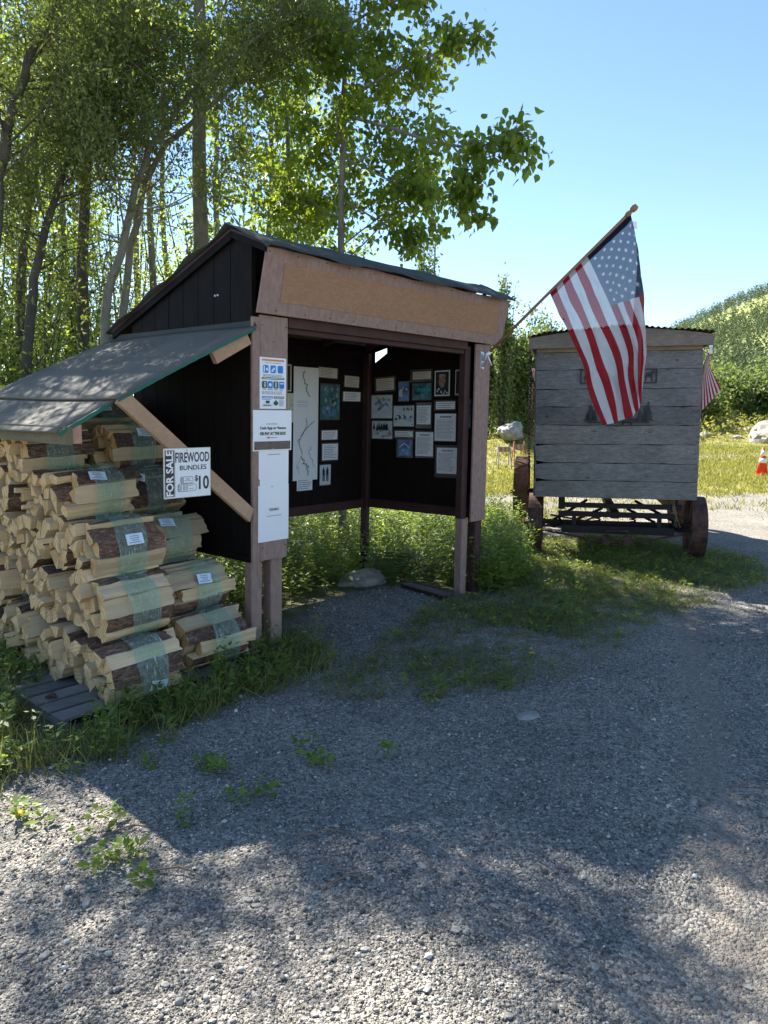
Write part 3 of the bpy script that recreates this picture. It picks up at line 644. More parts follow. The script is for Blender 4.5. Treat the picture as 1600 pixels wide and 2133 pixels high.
# payment notice
root, fr = notice('payment_notice', (526, 854, 606, 937), 'front', FB - .004, 'white sheet reading Cash App or Venmo with red arrow, below the campfire poster', 'notice', group='notices on the left post', rot=.0)
mb = MB(); rect(mb, fr, .33, .655, .62, .667, .0022); put_text(mb, 'Cash App or Venmo', (.17, .51, .85, .60), fr, .03, 0, .0022); put_text(mb, 'OR PAY AT THE BOX', (.17, .385, .85, .465), fr, .035, 0, .0022); mb.build('print', M_ink, root)
mb = MB(); rect(mb, fr, .38, .318, .62, .330, .0022); mb.add([fr(.33, .324, .0022), fr(.41, .30, .0022), fr(.41, .348, .0022)], [(0, 1, 2)]); mb.build('red_arrow', M_redink, root)
mb = MB(); rect(mb, fr, .03, .03, .97, .235, .0024); mb.build('brown_strip', simple('brown_strip', (.12, .09, .08), .3, var=.35, scale=14, bumps=0), root)
# two sheets that carried codes (left blank by rule)
root, fr = notice('upper_blank_notice', (538, 940, 600, 1013), 'front', FB, 'upper plain white sheet pinned on the left post under the payment notice', 'notice', group='notices on the left post')
mb = MB(); bars(mb, fr, .3, .88, .72, .92, 1, .0022); mb.build('print', M_greyink, root)
root, fr = notice('lower_notice', (537, 1013, 600, 1121), 'front', FB - .003, 'lower long white sheet marked VENMO, lowest notice on the left post', 'notice', group='notices on the left post')
mb = MB(); put_text(mb, 'VENMO', (.34, .54, .68, .59), fr, .035, 0, .0022); bars(mb, fr, .28, .44, .76, .465, 1, .0022, ragged=.02); mb.build('print', M_greyink, root)
for (x, y) in ((566, 854), (568, 936), (567, 1013)):
    a, c = on_front(x, y, FB - .008); mb = MB(); mb.tube([S(a, FB - .004, c), S(a, FB - .012, c)], .006, 8); shed_part('push_pin', mb, M_metal)
# for sale sign on the brace
a0, ct = on_front(341, 936, -.05); a1, cb = on_front(437, 1030, -.05)
w, h = a1 - a0, ct - cb
def frs(s, t, n): return S(a0 + s * w, -.05 - n, cb + t * h)
root = empty('for_sale_sign', S(a0, -.05, cb), 'white sign reading FOR SALE FIREWOOD BUNDLES $10 nailed to the diagonal brace', 'sign')
mb = MB(); mb.box(frs, 0, 1, 0, 1, 0, .003); mb.build('sign_board', M_paper, root)
mb = MB(); mb.box(frs, -.012, 1.012, -.014, 0, .0, .004); mb.box(frs, -.012, 1.012, 1, 1.014, 0, .004); mb.box(frs, -.014, 0, 0, 1, 0, .004); mb.box(frs, 1, 1.014, 0, 1, 0, .004); mb.build('laminate_edge', M_agedpaper, root)
mb = MB(); rect(mb, frs, .012, .02, .205, .975, .0045); mb.build('side_band', M_brownink, root)
mb = MB(); put_text(mb, 'FOR SALE', (.03, .035, .185, .965), frs, .03, 0, .006, vertical=True)
mb.build('side_lettering', M_paper, root)
mb = MB(); rect(mb, frs, .215, .02, .222, .975, .0045); put_text(mb, 'FIREWOOD', (.235, .715, .985, .925), frs, .018, 0, .0045); put_text(mb, 'BUNDLES', (.33, .555, .92, .655), frs, .012, 0, .0045)
put_text(mb, '10', (.745, .13, .975, .42), frs, .022, 0, .0045); put_text(mb, '$', (.655, .30, .725, .44), frs, .02, 0, .0045)
mb.build('lettering', M_brownink, root)
mb = MB()
def outline(x0, y0, x1, y1, r, t=.008):
    pts = []
    for cx, cy, q0 in ((x1 - r, y1 - r, 0), (x0 + r, y1 - r, 90), (x0 + r, y0 + r, 180), (x1 - r, y0 + r, 270)):
        for k_ in range(4): q = R(q0 + 30 * k_); pts.append((cx + r * math.cos(q), cy + r * math.sin(q), math.cos(q), math.sin(q)))
    n = len(pts)
    for i in range(n):
        p, q = pts[i], pts[(i + 1) % n]; mb.add([frs(p[0], p[1], .0045), frs(q[0], q[1], .0045), frs(q[0] - q[2] * t, q[1] - q[3] * t, .0045), frs(p[0] - p[2] * t, p[1] - p[3] * t, .0045)], [(0, 1, 2, 3)])
outline(.34, .28, .62, .42, .05); outline(.34, .28, .41, .42, .034); outline(.36, .31, .39, .39, .014); outline(.28, .11, .69, .27, .06); outline(.28, .11, .36, .27, .038); outline(.30, .145, .34, .235, .018); outline(.40, .11, .49, .27, .04); outline(.42, .145, .465, .235, .02)
for (x0, y0, x1) in ((.45, .38, .56), (.43, .33, .58), (.50, .23, .62), (.52, .16, .63), (.47, .355, .53)): rect(mb, frs, x0, y0, x1, y0 + .008, .0045)
mb.build('log_drawing', M_brownink, root)
a, c = on_front(388, 938, -.05); mb = MB(); mb.tube([S(a, -.052, c), S(a, -.06, c)], .005, 8); mb.build('nail', M_metal, root)

# notices inside
BP = 1.488; RP = 2.617
T = lambda *a, **k_: notice(*a, **k_)
root, fr = T('trail_map', (611, 763, 661, 998), 'front', BP, 'long narrow map with a winding trail, tallest sheet on the back wall', 'map', paper=M_paper, rot=-.006)
mb = MB()
def squiggle(path, wd=.012, jit=.02, m=0):
    pts = []
    for (p, q) in zip(path[:-1], path[1:]):
        for k_ in range(6): t = k_ / 6; pts.append((p[0] + (q[0] - p[0]) * t + random.uniform(-jit, jit), p[1] + (q[1] - p[1]) * t + random.uniform(-jit, jit) * .25))
    for p, q in zip(pts[:-1], pts[1:]):
        dx, dy = q[0] - p[0], (q[1] - p[1]) * 4.6; L = math.hypot(dx, dy) + 1e-6; ox, oy = -dy / L * wd, dx / L * wd / 4.6
        mb.add([fr(p[0] - ox, p[1] - oy, .0022), fr(q[0] - ox, q[1] - oy, .0022), fr(q[0] + ox, q[1] + oy, .0022), fr(p[0] + ox, p[1] + oy, .0022)], [(0, 1, 2, 3)], m)
squiggle([(.45, .97), (.35, .93), (.42, .87), (.52, .84), (.50, .79), (.68, .73)], .02, .03); squiggle([(.85, .53), (.6, .48), (.45, .44), (.28, .38), (.15, .34)], .014, .03); squiggle([(.5, .55), (.55, .48), (.35, .42), (.22, .33), (.3, .27), (.4, .22)], .014, .03)
squiggle([(.35, .22), (.4, .16), (.6, .12), (.55, .04)], .02, .05); squiggle([(.7, .3), (.65, .24), (.8, .18), (.85, .1)], .008, .06); squiggle([(.25, .2), (.15, .12), (.3, .05)], .006, .06)
for y in (.7, .69, .67, .655): rect(mb, fr, .12, y, .55, y + .002, .0022)
mb.build('trail_lines', M_greyink, root)
def textnote(px, kind, plane, label, rows, lam=(.06, .08, .06, .08), paper=M_agedpaper, cat='notice', title=False, rot=0.0, name='typed_notice'):
    root, fr = T(name, px, kind, plane, label, cat, paper=paper, lam=lam, rot=rot)
    mb = MB(); bars(mb, fr, .08, .08, .92, .80 if title else .92, rows, .0022, ragged=.3, th=.35)
    if title: bars(mb, fr, .25, .84, .8, .93, 1, .0022, ragged=0, th=.7)
    mb.build('print', M_greyink, root); return root, fr
textnote((618, 998, 650, 1020), 'front', BP - .004, 'small white note tucked under the bottom edge of the long map', 5, (0, 0, 0, 0), M_paper)
textnote((664, 765, 702, 788), 'front', BP, 'yellowed typed note at the top right of the long map', 6, rot=-.02)
textnote((718, 783, 747, 807), 'front', BP, 'upper of two yellowed notes near the back corner', 6, rot=-.03)
textnote((715, 816, 750, 836), 'front', BP, 'lower of two notes near the back corner', 5, paper=M_paper)
textnote((670, 897, 702, 915), 'front', BP, 'short white note under the green photo beside the map', 4, paper=M_paper)
textnote((671, 925, 703, 957), 'front', BP, 'square white note beside the lower half of the map', 8, paper=M_paper)
def picture(px, kind, plane, label, mats, name='old_photograph', lam=(.03, .04, .03, .04), seed=0, border=None, rot=0.0):
    root, fr = T(name, px, kind, plane, label, 'photograph', paper=mats[0], lam=lam, rot=rot); rs = random.Random(seed)
    if border:
        mb = MB()
        for (x0, y0, x1, y1) in ((0, 0, 1, .04), (0, .96, 1, 1), (0, .04, .06, .96), (.94, .04, 1, .96)): rect(mb, fr, x0, y0, x1, y1, .003)
        mb.build('border', border, root)
    return root, fr, rs
def blobs(fr, root, rs, n, mat, box, size, name, kind='r', nn=.0024):
    mb = MB(); x0, y0, x1, y1 = box
    for _ in range(n):
        cx, cy = rs.uniform(x0, x1), rs.uniform(y0, y1); s = rs.uniform(*size); K = 7
        if kind == 'fir':
            mb.add([fr(min(.99, max(.01, cx - s * .35)), cy, nn), fr(min(.99, max(.01, cx + s * .35)), cy, nn), fr(min(.99, max(.01, cx)), min(.98, cy + s * 2.2), nn)], [(0, 1, 2)])
        else:
            pts = [fr(min(.98, max(.02, cx + s * rs.uniform(.5, 1) * math.cos(2 * math.pi * k_ / K))), min(.98, max(.02, cy + s * rs.uniform(.4, 1) * math.sin(2 * math.pi * k_ / K))), nn) for k_ in range(K)]
            mb.add(pts, [tuple(range(K))])
        nn += .00002
    mb.build(name, mat, root)
root, fr, rs = picture((668, 801, 706, 872), 'front', BP, 'dark green and blue aerial photo to the right of the map', [M_photo_teal], seed=1)
blobs(fr, root, rs, 14, M_photo_grey, (.1, .3, .9, .95), (.04, .1), 'image'); blobs(fr, root, rs, 10, M_photo_blue, (.1, .02, .95, .3), (.05, .16), 'image')
root, fr, rs = picture((666, 969, 688, 1009), 'front', BP, 'black and white photo of two standing men, lowest on the back wall', [M_snow], seed=2)
for cx in (.33, .68):
    mb = MB(); rrect(mb, fr, cx - .11, .48, cx + .11, .78, .04, .0024); rrect(mb, fr, cx - .10, .18, cx - .02, .5, .02, .0025); rrect(mb, fr, cx + .02, .18, cx + .10, .5, .02, .0025); rrect(mb, fr, cx - .05, .78, cx + .05, .88, .03, .0026); mb.build('figure', M_photo_dark, root)
root, fr, rs = picture((570, 757, 606, 815), 'front', BP, 'white framed dark picture half hidden behind the left post', [M_photo_dark], seed=3, border=M_agedpaper)
root, fr, rs = picture((572, 818, 611, 880), 'front', BP, 'grey sketch map peeking out beside the left post', [M_agedpaper], seed=4, lam=(0, 0, 0, 0)); blobs(fr, root, rs, 8, M_photo_grey, (.5, .1, .95, .9), (.03, .08), 'image')
textnote((785, 789, 821, 812), 'side', RP, 'yellowed note at the top left of the right wall', 6, rot=.03, lam=(.1, .15, .08, .15))
root, fr, rs = picture((775, 824, 817, 871), 'side', RP, 'bluish photo of a dog sled team by trees at the left of the right wall', [M_snow], seed=5)
blobs(fr, root, rs, 9, M_photo_grey, (.1, .6, .9, .9), (.06, .14), 'image'); blobs(fr, root, rs, 14, M_photo_blue, (.05, .35, .9, .7), (.04, .12), 'figures'); 
root, fr, rs = picture((776, 877, 817, 914), 'side', RP, 'black and white snowy woods photo, lowest at the left of the right wall', [M_snow], seed=6)
blobs(fr, root, rs, 16, M_photo_dark, (.02, .45, .95, .55), (.1, .22), 'firs', 'fir'); blobs(fr, root, rs, 9, M_photo_grey, (.05, .1, .95, .5), (.05, .14), 'image')
root, fr, rs = picture((831, 796, 852, 835), 'side', RP, 'small upright pale blue flyer near the top of the right wall', [M_photo_blue], seed=7); blobs(fr, root, rs, 6, M_snow, (.15, .2, .8, .9), (.08, .2), 'image')
textnote((861, 775, 898, 789), 'side', RP, 'short grey caption above the lake picture on the right wall', 4, lam=(.15, .35, .08, .3))
root, fr, rs = picture((860, 800, 898, 832), 'side', RP, 'turquoise lake picture with an evergreen on the right wall', [M_photo_teal], seed=8)
mb = MB(); rect(mb, fr, .25, .5, .98, .72, .0024); mb.build('water', simple('turquoise_print', (.05, .30, .36), .4, var=.2, bumps=0), root); blobs(fr, root, rs, 5, M_photo_dark, (.08, .3, .4, .4), (.1, .2), 'trees', 'fir', .003); blobs(fr, root, rs, 5, M_photo_blue, (.45, .15, .9, .5), (.05, .14), 'image', nn=.0034)
root, fr, rs = picture((907, 773, 937, 824), 'side', RP, 'framed colour portrait of a bearded man near the top of the right wall', [M_photo_dark], seed=9, border=M_paper)
mb = MB(); mb.add([fr(.5 + .24 * math.cos(t), .6 + .16 * math.sin(t), .0024) for t in np.linspace(0, 2 * math.pi, 14, endpoint=False)], [tuple(range(14))]); mb.build('face', M_skin, root)
mb = MB(); mb.add([fr(.3, .5, .003), fr(.7, .5, .003), fr(.62, .36, .003), fr(.5, .30, .003), fr(.38, .36, .003)], [(4, 3, 2, 1, 0)][:1]); rrect(mb, fr, .28, .72, .72, .86, .05, .003); mb.build('beard_and_hat', M_photo_grey, root); blobs(fr, root, rs, 10, M_snow, (.12, .08, .85, .28), (.03, .07), 'image', nn=.0032)
root, fr, rs = picture((950, 771, 972, 822), 'side', RP, 'framed dark picture half hidden by the right post', [M_photo_dark], seed=10, border=M_agedpaper); blobs(fr, root, rs, 4, M_photo_grey, (.4, .5, .8, .7), (.1, .2), 'image')
root, fr, rs = picture((821, 846, 862, 888), 'side', RP, 'black and white photo of dogs mushing past snowy trees on the right wall', [M_snow], seed=11)
blobs(fr, root, rs, 12, M_photo_dark, (.1, .35, .6, .55), (.03, .08), 'dogs'); blobs(fr, root, rs, 8, M_photo_dark, (.4, .75, .95, .85), (.06, .12), 'firs', 'fir'); blobs(fr, root, rs, 8, M_photo_blue, (.6, .05, .95, .5), (.04, .1), 'image', nn=.003)
textnote((869, 845, 897, 884), 'side', RP, 'white typed sheet below the lake picture on the right wall', 11, paper=M_paper, lam=(.06, .22, .06, .16))
textnote((909, 837, 948, 852), 'side', RP, 'short caption under the framed portrait', 3, paper=M_paper, lam=(.1, .2, .05, .2))
textnote((907, 862, 949, 919), 'side', RP, 'large typed list below the portrait caption, rightmost full sheet', 14, paper=M_paper, lam=(.03, .03, .03, .03), title=True)
textnote((824, 898, 860, 910), 'side', RP, 'thin caption strip under the sled dog photo', 2, paper=M_paper, lam=(.1, .3, .08, .3))
textnote((867, 900, 902, 951), 'side', RP, 'tall typed list in the lower middle of the right wall', 15, paper=M_paper, lam=(.03, .08, .03, .06), title=True)
root, fr, rs = picture((830, 917, 857, 950), 'side', RP, 'small blue photo of a log cabin, low on the right wall', [M_photo_blue], seed=12, lam=(.12, .12, .1, .1))
mb = MB(); mb.add([fr(.1, .6, .0024), fr(.5, .85, .0024), fr(.9, .55, .0024), (fr(.9, .48, .0024)), fr(.5, .76, .0024), fr(.1, .52, .0024)], [(0, 5, 4, 1), (1, 4, 3, 2)]); mb.build('cabin_roof', M_snow, root); blobs(fr, root, rs, 14, M_snow, (.15, .1, .9, .5), (.03, .07), 'image')
textnote((911, 932, 953, 988), 'side', RP, 'lowest and largest typed letter on the right wall', 16, paper=M_paper, lam=(.1, .16, .06, .1), title=True, rot=.01)
root, fr, rs = picture((957, 833, 980, 890), 'side', RP, 'dim blue picture almost hidden behind the right post', [M_photo_blue], seed=13)

# ------------------------------------------------------------------ flag on its pole
br_a, br_c = on_front(1006, 748, -.03)
B0 = S(br_a, -.024, br_c)
tip = at_depth(1327, 428, 5.80)
pd = tip - B0; PL = np.linalg.norm(pd); pd = pd / PL
flag = empty('american_flag', B0, 'large American flag hanging from a wooden pole angled off the right shed post', 'flag')
mb = MB(); mb.tube([B0 + pd * .03, B0 + pd * (PL - .10)], .0125, 10); mb.build('pole', M_pole, flag)
mb = MB(); mb.tube([B0 + pd * (PL - .11), B0 + pd * (PL - .09), B0 + pd * (PL - .07), B0 + pd * (PL - .06), B0 + pd * (PL - .045), B0 + pd * (PL - .02), B0 + pd * PL], [.013, .021, .02, .013, .023, .026, .018], 12); mb.build('finial', M_pole, flag)
brk = empty('pole_bracket', (0, 0, 0)); brk.parent = flag
mb = MB()
pl = [(-.028, -.075), (.02, -.09), (.03, -.02), (.03, .03), (.016, .06), (-.03, .065)]
mb.prism([(br_a + x, br_c + y) for x, y in pl], lambda x, y, t: S(x, t, y), -.027, -.022); 
mb.tube([B0 + pd * .0, B0 + pd * .10], .021, 10); mb.tube([S(br_a - .005, -.03, br_c - .07), B0 + pd * .055 - V * .01, S(br_a + .03, -.10, br_c - .06)], [.012, .014, .013], 8)
mb.build('socket', M_metal, brk)
mb = MB(); mb.tube([S(br_a, -.02, br_c - .012), S(br_a, -.034, br_c - .012)], .007, 6); mb.tube([S(br_a - .01, -.02, br_c + .045), S(br_a - .01, -.034, br_c + .045)], .007, 6); mb.build('screws', M_metal, brk)
def cloth_mat(name, col, tc, op=.16):
    m, nt, b, out = new_mat(name); v = coords(nt); f = noise(nt, v, 26, 4, .6)
    r = ramp(nt, f, [(.3, tuple(c * .88 for c in col)), (.7, col)]); nt.links.new(r.outputs[0], b.inputs['Base Color']); b.inputs['Roughness'].default_value = .75; b.inputs['Specular IOR Level'].default_value = .15
    tr = nt.nodes.new('ShaderNodeBsdfTranslucent'); tr.inputs[0].default_value = (*tc, 1); tp = nt.nodes.new('ShaderNodeBsdfTransparent')
    m1 = nt.nodes.new('ShaderNodeMixShader'); m1.inputs[0].default_value = .5; m2 = nt.nodes.new('ShaderNodeMixShader'); m2.inputs[0].default_value = op
    nt.links.new(b.outputs[0], m1.inputs[1]); nt.links.new(tr.outputs[0], m1.inputs[2]); nt.links.new(m1.outputs[0], m2.inputs[1]); nt.links.new(tp.outputs[0], m2.inputs[2]); nt.links.new(m2.outputs[0], out.inputs[0])
    bump(nt, noise(nt, coords(nt, (30, 30, 8)), 1.2, 3), b, .35, .006); return m
C_red = cloth_mat('red_cloth', (.33, .008, .02), (.40, .012, .022), .09); C_white = cloth_mat('white_cloth', (.72, .73, .75), (.60, .62, .66), .12)
C_blue = cloth_mat('navy_cloth', (.035, .05, .11), (.04, .055, .10), .24); C_hem_blue = cloth_mat('navy_hem_cloth', (.012, .015, .04), (.01, .012, .03), .0)
C_hem_red = cloth_mat('red_hem_cloth', (.30, .01, .022), (.25, .01, .02), .0); C_hem_white = cloth_mat('white_hem_cloth', (.5, .5, .52), (.3, .3, .32), .0)
rows_px = [
 [(1145 + 168 * i / 13, 609.5 - 167.5 * i / 13) for i in range(14)],
 [(1164, 652), (1176, 641), (1189, 629), (1203, 616), (1217, 603), (1231, 592), (1246, 580), (1262, 568), (1277, 556), (1292, 545), (1307, 535), (1320, 525), (1329, 517), (1326, 512)],
 [(1183, 690), (1195, 686), (1215, 680), (1228, 673), (1241, 664), (1256, 652), (1272, 638), (1287, 632), (1298, 628), (1312, 624), (1331, 618), (1341, 612), (1335, 606), (1324, 604)],
 [(1214, 760), (1225, 758), (1237, 752), (1254, 745), (1276, 738), (1292, 732), (1305, 725), (1318, 718), (1327, 712), (1340, 706), (1346, 700), (1338, 694), (1328, 690), (1318, 688)],
 [(1228, 822), (1239, 820), (1260, 815), (1276, 812), (1291, 806), (1303, 800), (1310, 795), (1321, 788), (1328, 784), (1338, 779), (1342, 774), (1334, 770), (1326, 768), (1318, 766)],
 [(1255, 885), (1265, 884), (1280, 881), (1288, 877), (1302, 873), (1318, 868), (1324, 860), (1331, 852), (1334, 844), (1336, 834), (1334, 824), (1328, 820), (1322, 818), (1316, 816)]]
hdep = [0, .0, .012, -.005, -.02, .01, .035, .02, -.015, .02, .055, .11, .14, .15]
pdep = np.array([[(wd * wd * 3 if wd < .4 else .5 + wd * .5) * (d + .02 * math.sin(1.3 * i + 5 * wd)) for i, d in enumerate(hdep)] for wd in (0, .2, .4, .6, .8, 1)])
pn = np.cross(pd, Z); pn /= np.linalg.norm(pn)
if np.dot(pn, -B0) < 0: pn = -pn       # towards the viewer
ctrl = np.zeros((6, 14, 3))
for r_ in range(6):
    for i in range(14):
        P = on_plane(*rows_px[r_][i], pn, B0); rr = P - CP
        ctrl[r_, i] = CP + rr * (1 + pdep[r_, i] / np.linalg.norm(rr) * 1.15)
def catmull(P, t):
    n = len(P); x = t * (n - 1); i = min(int(x), n - 2); f = x - i
    p0, p1, p2, p3 = P[max(i - 1, 0)], P[i], P[i + 1], P[min(i + 2, n - 1)]
    return .5 * ((2 * p1) + (-p0 + p2) * f + (2 * p0 - 5 * p1 + 4 * p2 - p3) * f * f + (-p0 + 3 * p1 - 3 * p2 + p3) * f ** 3)
NW, NH = 50, 52
colsW = np.array([[catmull(ctrl[:, i], k_ / NW) for i in range(14)] for k_ in range(NW + 1)])
def fpt(h, w_):     # h 0..13 stripes, w 0..1 fly
    k_ = w_ * NW; i = min(int(k_), NW - 1); f = k_ - i; row = colsW[i] * (1 - f) + colsW[i + 1] * f
    p = catmull(row, h / 13)
    wr = (.007 * math.sin(h * 3.1 + w_ * 9) + .005 * math.sin(h * 5.3 - w_ * 23 + math.sin(w_ * 14)) + .0035 * math.sin(h * 9.1 + w_ * 31 + 2 * math.sin(h))) * min(1, w_ * 4)
    return p + pn * wr
grid = [[fpt(13 * i / NH, j / NW) for i in range(NH + 1)] for j in range(NW + 1)]
def cloth_part(name, cells, mat, label=None):
    mb = MB(); idx = {}; vs = []; fs = []
    for (j, i) in cells:
        q = []
        for (a, b) in ((j, i), (j, i + 1), (j + 1, i + 1), (j + 1, i)):
            if (a, b) not in idx: idx[(a, b)] = len(vs); vs.append(grid[a][b])
            q.append(idx[(a, b)])
        fs.append(tuple(q))
    mb.add(vs, fs, 0, True); mb.build(name, mat, flag, label)
HEM = 3
for s_ in range(13):     # stripe 0 is the bottom red one
    cells = [(j, i) for j in range(HEM, NW) for i in range(s_ * 4, s_ * 4 + 4) if not (s_ >= 6 and j < 20)]
    cloth_part('red_stripe' if s_ % 2 == 0 else 'white_stripe', cells, C_red if s_ % 2 == 0 else C_white)
    if s_ < 6: cloth_part('sleeve_section', [(j, i) for j in range(0, HEM) for i in range(s_ * 4, s_ * 4 + 4)], C_hem_red if s_ % 2 == 0 else C_hem_white)
SUBD = 8; nh_ = 28 * SUBD; nw_ = (20 - HEM) * SUBD
hs_ = np.linspace(6, 13, nh_ + 1); ws_ = np.linspace(HEM / NW, 20 / NW, nw_ + 1)
def quick(h, w_):
    x = h / 13 * NH; i = min(int(x), NH - 1); fx_ = x - i; y = w_ * NW; j = min(int(y), NW - 1); fy_ = y - j
    return (grid[j][i] * (1 - fx_) + grid[j][i + 1] * fx_) * (1 - fy_) + (grid[j + 1][i] * (1 - fx_) + grid[j + 1][i + 1] * fx_) * fy_
Vc = np.array([quick(h, w_) for w_ in ws_ for h in hs_]); Hc, Wc = np.meshgrid(hs_, ws_); star_f = np.zeros(Hc.shape)
for r_ in range(9):
    for c_ in range(6 if r_ % 2 == 0 else 5):
        hc = 13 - (7 * (r_ + 1) / 10); wc = .4 * ((c_ * 2 + 1 + (r_ % 2)) / 12) * .88 + .05
        dh = Hc - hc; dw = (Wc - wc) / .0475; rad_ = np.hypot(dh, dw) / .27; an = np.arctan2(dw, dh) + 0.0
        an = np.abs((an + math.pi / 5) % (2 * math.pi / 5) - math.pi / 5)      # 0 at a point, pi/5 at a notch
        q1 = np.array([1, 0]); q2 = .40 * np.array([math.cos(math.pi / 5), math.sin(math.pi / 5)]); nx_, ny_ = (q2 - q1)[1], -(q2 - q1)[0]
        star_f = np.maximum(star_f, ((rad_ * np.cos(an) - 1) * nx_ + rad_ * np.sin(an) * ny_ < 0).astype(float) if True else 0)
ii_ = (np.arange(nw_)[:, None] * (nh_ + 1) + np.arange(nh_)[None]).ravel()
C_cant = cloth_mat('navy_cloth_with_white_star_print', (.035, .05, .11), (.05, .06, .09), .13); nt = C_cant.node_tree
b_ = nt.nodes['Principled BSDF']; at = nt.nodes.new('ShaderNodeAttribute'); at.attribute_name = 'tint'
rp = ramp(nt, at.outputs['Fac'], [(.45, (.035, .05, .10)), (.55, (.74, .75, .77))]); nt.links.new(rp.outputs[0], b_.inputs['Base Color'])
tr_ = [n for n in nt.nodes if n.type == 'BSDF_TRANSLUCENT'][0]; rp2 = ramp(nt, at.outputs['Fac'], [(.45, (.05, .07, .12)), (.55, (.66, .68, .72))]); nt.links.new(rp2.outputs[0], tr_.inputs[0])
o = link_mesh('canton', np_mesh('canton', Vc, np.stack([ii_, ii_ + 1, ii_ + nh_ + 2, ii_ + nh_ + 1], 1), C_cant, star_f.ravel(), smooth=True), flag); o['label'] = 'navy canton with fifty white stars'
cloth_part('sleeve_section', [(j, i) for j in range(0, HEM) for i in range(24, 52)], C_hem_blue)
mb = MB(); q = fpt(13, .07); mb.add([q, q + np.array([.035, 0, -.005]), q + np.array([.04, 0, -.06]), q + np.array([.004, 0, -.055])], [(0, 1, 2, 3)]); mb.build('care_tag', M_paper, flag)

# ------------------------------------------------------------------ wagon
WY = .24; WP = ground(1281, 1165); WP[2] = 0
LT = np.array([math.cos(WY), -math.sin(WY), 0]); AX = np.array([math.sin(WY), math.cos(WY), 0])
def W(l, d, z): return WP + (l - .01 * (z - 1.5)) * LT + d * AX + np.array([0, 0, z])
wagon = empty('sheepherder_wagon', WP, 'old grey plank box wagon on rusty steel wheels behind the flag', 'wagon')
L0, L1 = -.935, .83; WL = 2.9
zs = [.705, .90, 1.103, 1.315, 1.53, 1.737, 1.935, 2.15, 2.345]
rsw = random.Random(5)
for i in range(8):
    mb = MB(); n = 14; z0, z1 = zs[i] + .003, zs[i + 1] - .003; lo, hi = [], []
    for k_ in range(n + 1):
        l = L0 + (L1 - L0) * k_ / n
        lo.append((l, z0 + .003 * math.sin(k_ * 1.7 + i))); hi.append((l, z1 + .003 * math.sin(k_ * 1.3 + i * 2)))
    if i in (0, 1, 2):   # broken left ends
        hi[0] = (L0 + .0, z1 - .028); hi[1] = (L0 + .07, z1 - .012)
        lo[0] = (L0 + .012, z0 + (.02 if i else 0))
    poly = lo + hi[::-1]
    mb.prism(poly, lambda x, y, t: W(x, t, y), -.002 + .004 * rsw.random(), .022); mb.build('plank', M_grey_x, wagon)
for i, z0 in enumerate(zs[:-1]):     # side planks
    for side, nm in ((L0, 'plank'), (L1, 'plank')):
        mb = MB(); sgn = -1 if side < 0 else 1; mb.box(W, side - .012 - .003, side + .012 - .003 * sgn, .026, WL, z0 + .003, zs[i + 1] - .003); mb.build(nm, M_grey_x, wagon)
    mb = MB(); mb.box(W, L0, L1, WL + .003, WL + .025, z0 + .003, zs[i + 1] - .003); mb.build('plank', M_grey_x, wagon)
mb = MB()
for i in range(8):
    for l in (L0 + .035, L0 + .62, L1 - .55, L1 - .035):
        for zf in (.25, .75):
            zz = zs[i] + (zs[i + 1] - zs[i]) * zf + rsw.uniform(-.012, .012); ll = l + rsw.uniform(-.01, .01); mb.tube([W(ll, -.006, zz), W(ll, .002, zz)], .0048, 6)
o = mb.build('nails', M_iron, wagon); o['kind'] = 'stuff'
mb = MB(); mb.box(W, L0 + .02, L1 - .02, .03, WL, .70, .74); mb.build('floor', M_trim_x, wagon)
mb = MB(); mb.box(W, L0 + .0, L1 + .0, -.004, .03, 2.349, 2.40); mb.build('top_plank', M_trim_x, wagon)
def arch(l): return 2.58 - .085 * ((l + .06) / .96) ** 2
mb = MB(); n = 20; lo = [(-1.015 + 1.93 * k_ / n, 2.385 - .012 * ((k_ / n - .5) ** 2)) for k_ in range(n + 1)]; hi = [(-1.015 + 1.93 * k_ / n, arch(-1.015 + 1.93 * k_ / n)) for k_ in range(n + 1)]
mb.prism(lo + hi[::-1], lambda x, y, t: W(x, t, y), -.12, -.09); mb.build('front_fascia', M_trim_x, wagon, 'weathered arched fascia board under the tin roof')
for l in (-1.0, .885): mb = MB(); mb.box(W, l - .012, l + .012, -.089, WL + .1, 2.39, 2.49); mb.build('eave_board', M_trim_x, wagon)
mb = MB(); nn_ = 132; vs = []
for d in (-.16, WL + .16):
    for dz in (0, .004):
        for k_ in range(nn_ + 1):
            l = -1.035 + 1.97 * k_ / nn_; vs.append(W(l, d + .012 * math.sin(k_ * .37), arch(l) + .02 + .009 * math.sin(k_ * math.pi / 2.0 + .7) + dz + (.01 * math.sin(k_ * .11) if d < 0 else 0)))
q = nn_ + 1; fs = []
for k_ in range(nn_): fs += [(k_, 2 * q + k_, 2 * q + k_ + 1, k_ + 1), (q + k_, q + k_ + 1, 3 * q + k_ + 1, 3 * q + k_), (k_, k_ + 1, q + k_ + 1, q + k_)]
mb.add(vs, fs); mb.build('corrugated_roof', M_corr, wagon)
mb = MB(); mb.box(W, L0, L1, .03, WL, 2.345, 2.352); mb.build('ceiling', M_trim_x, wagon)
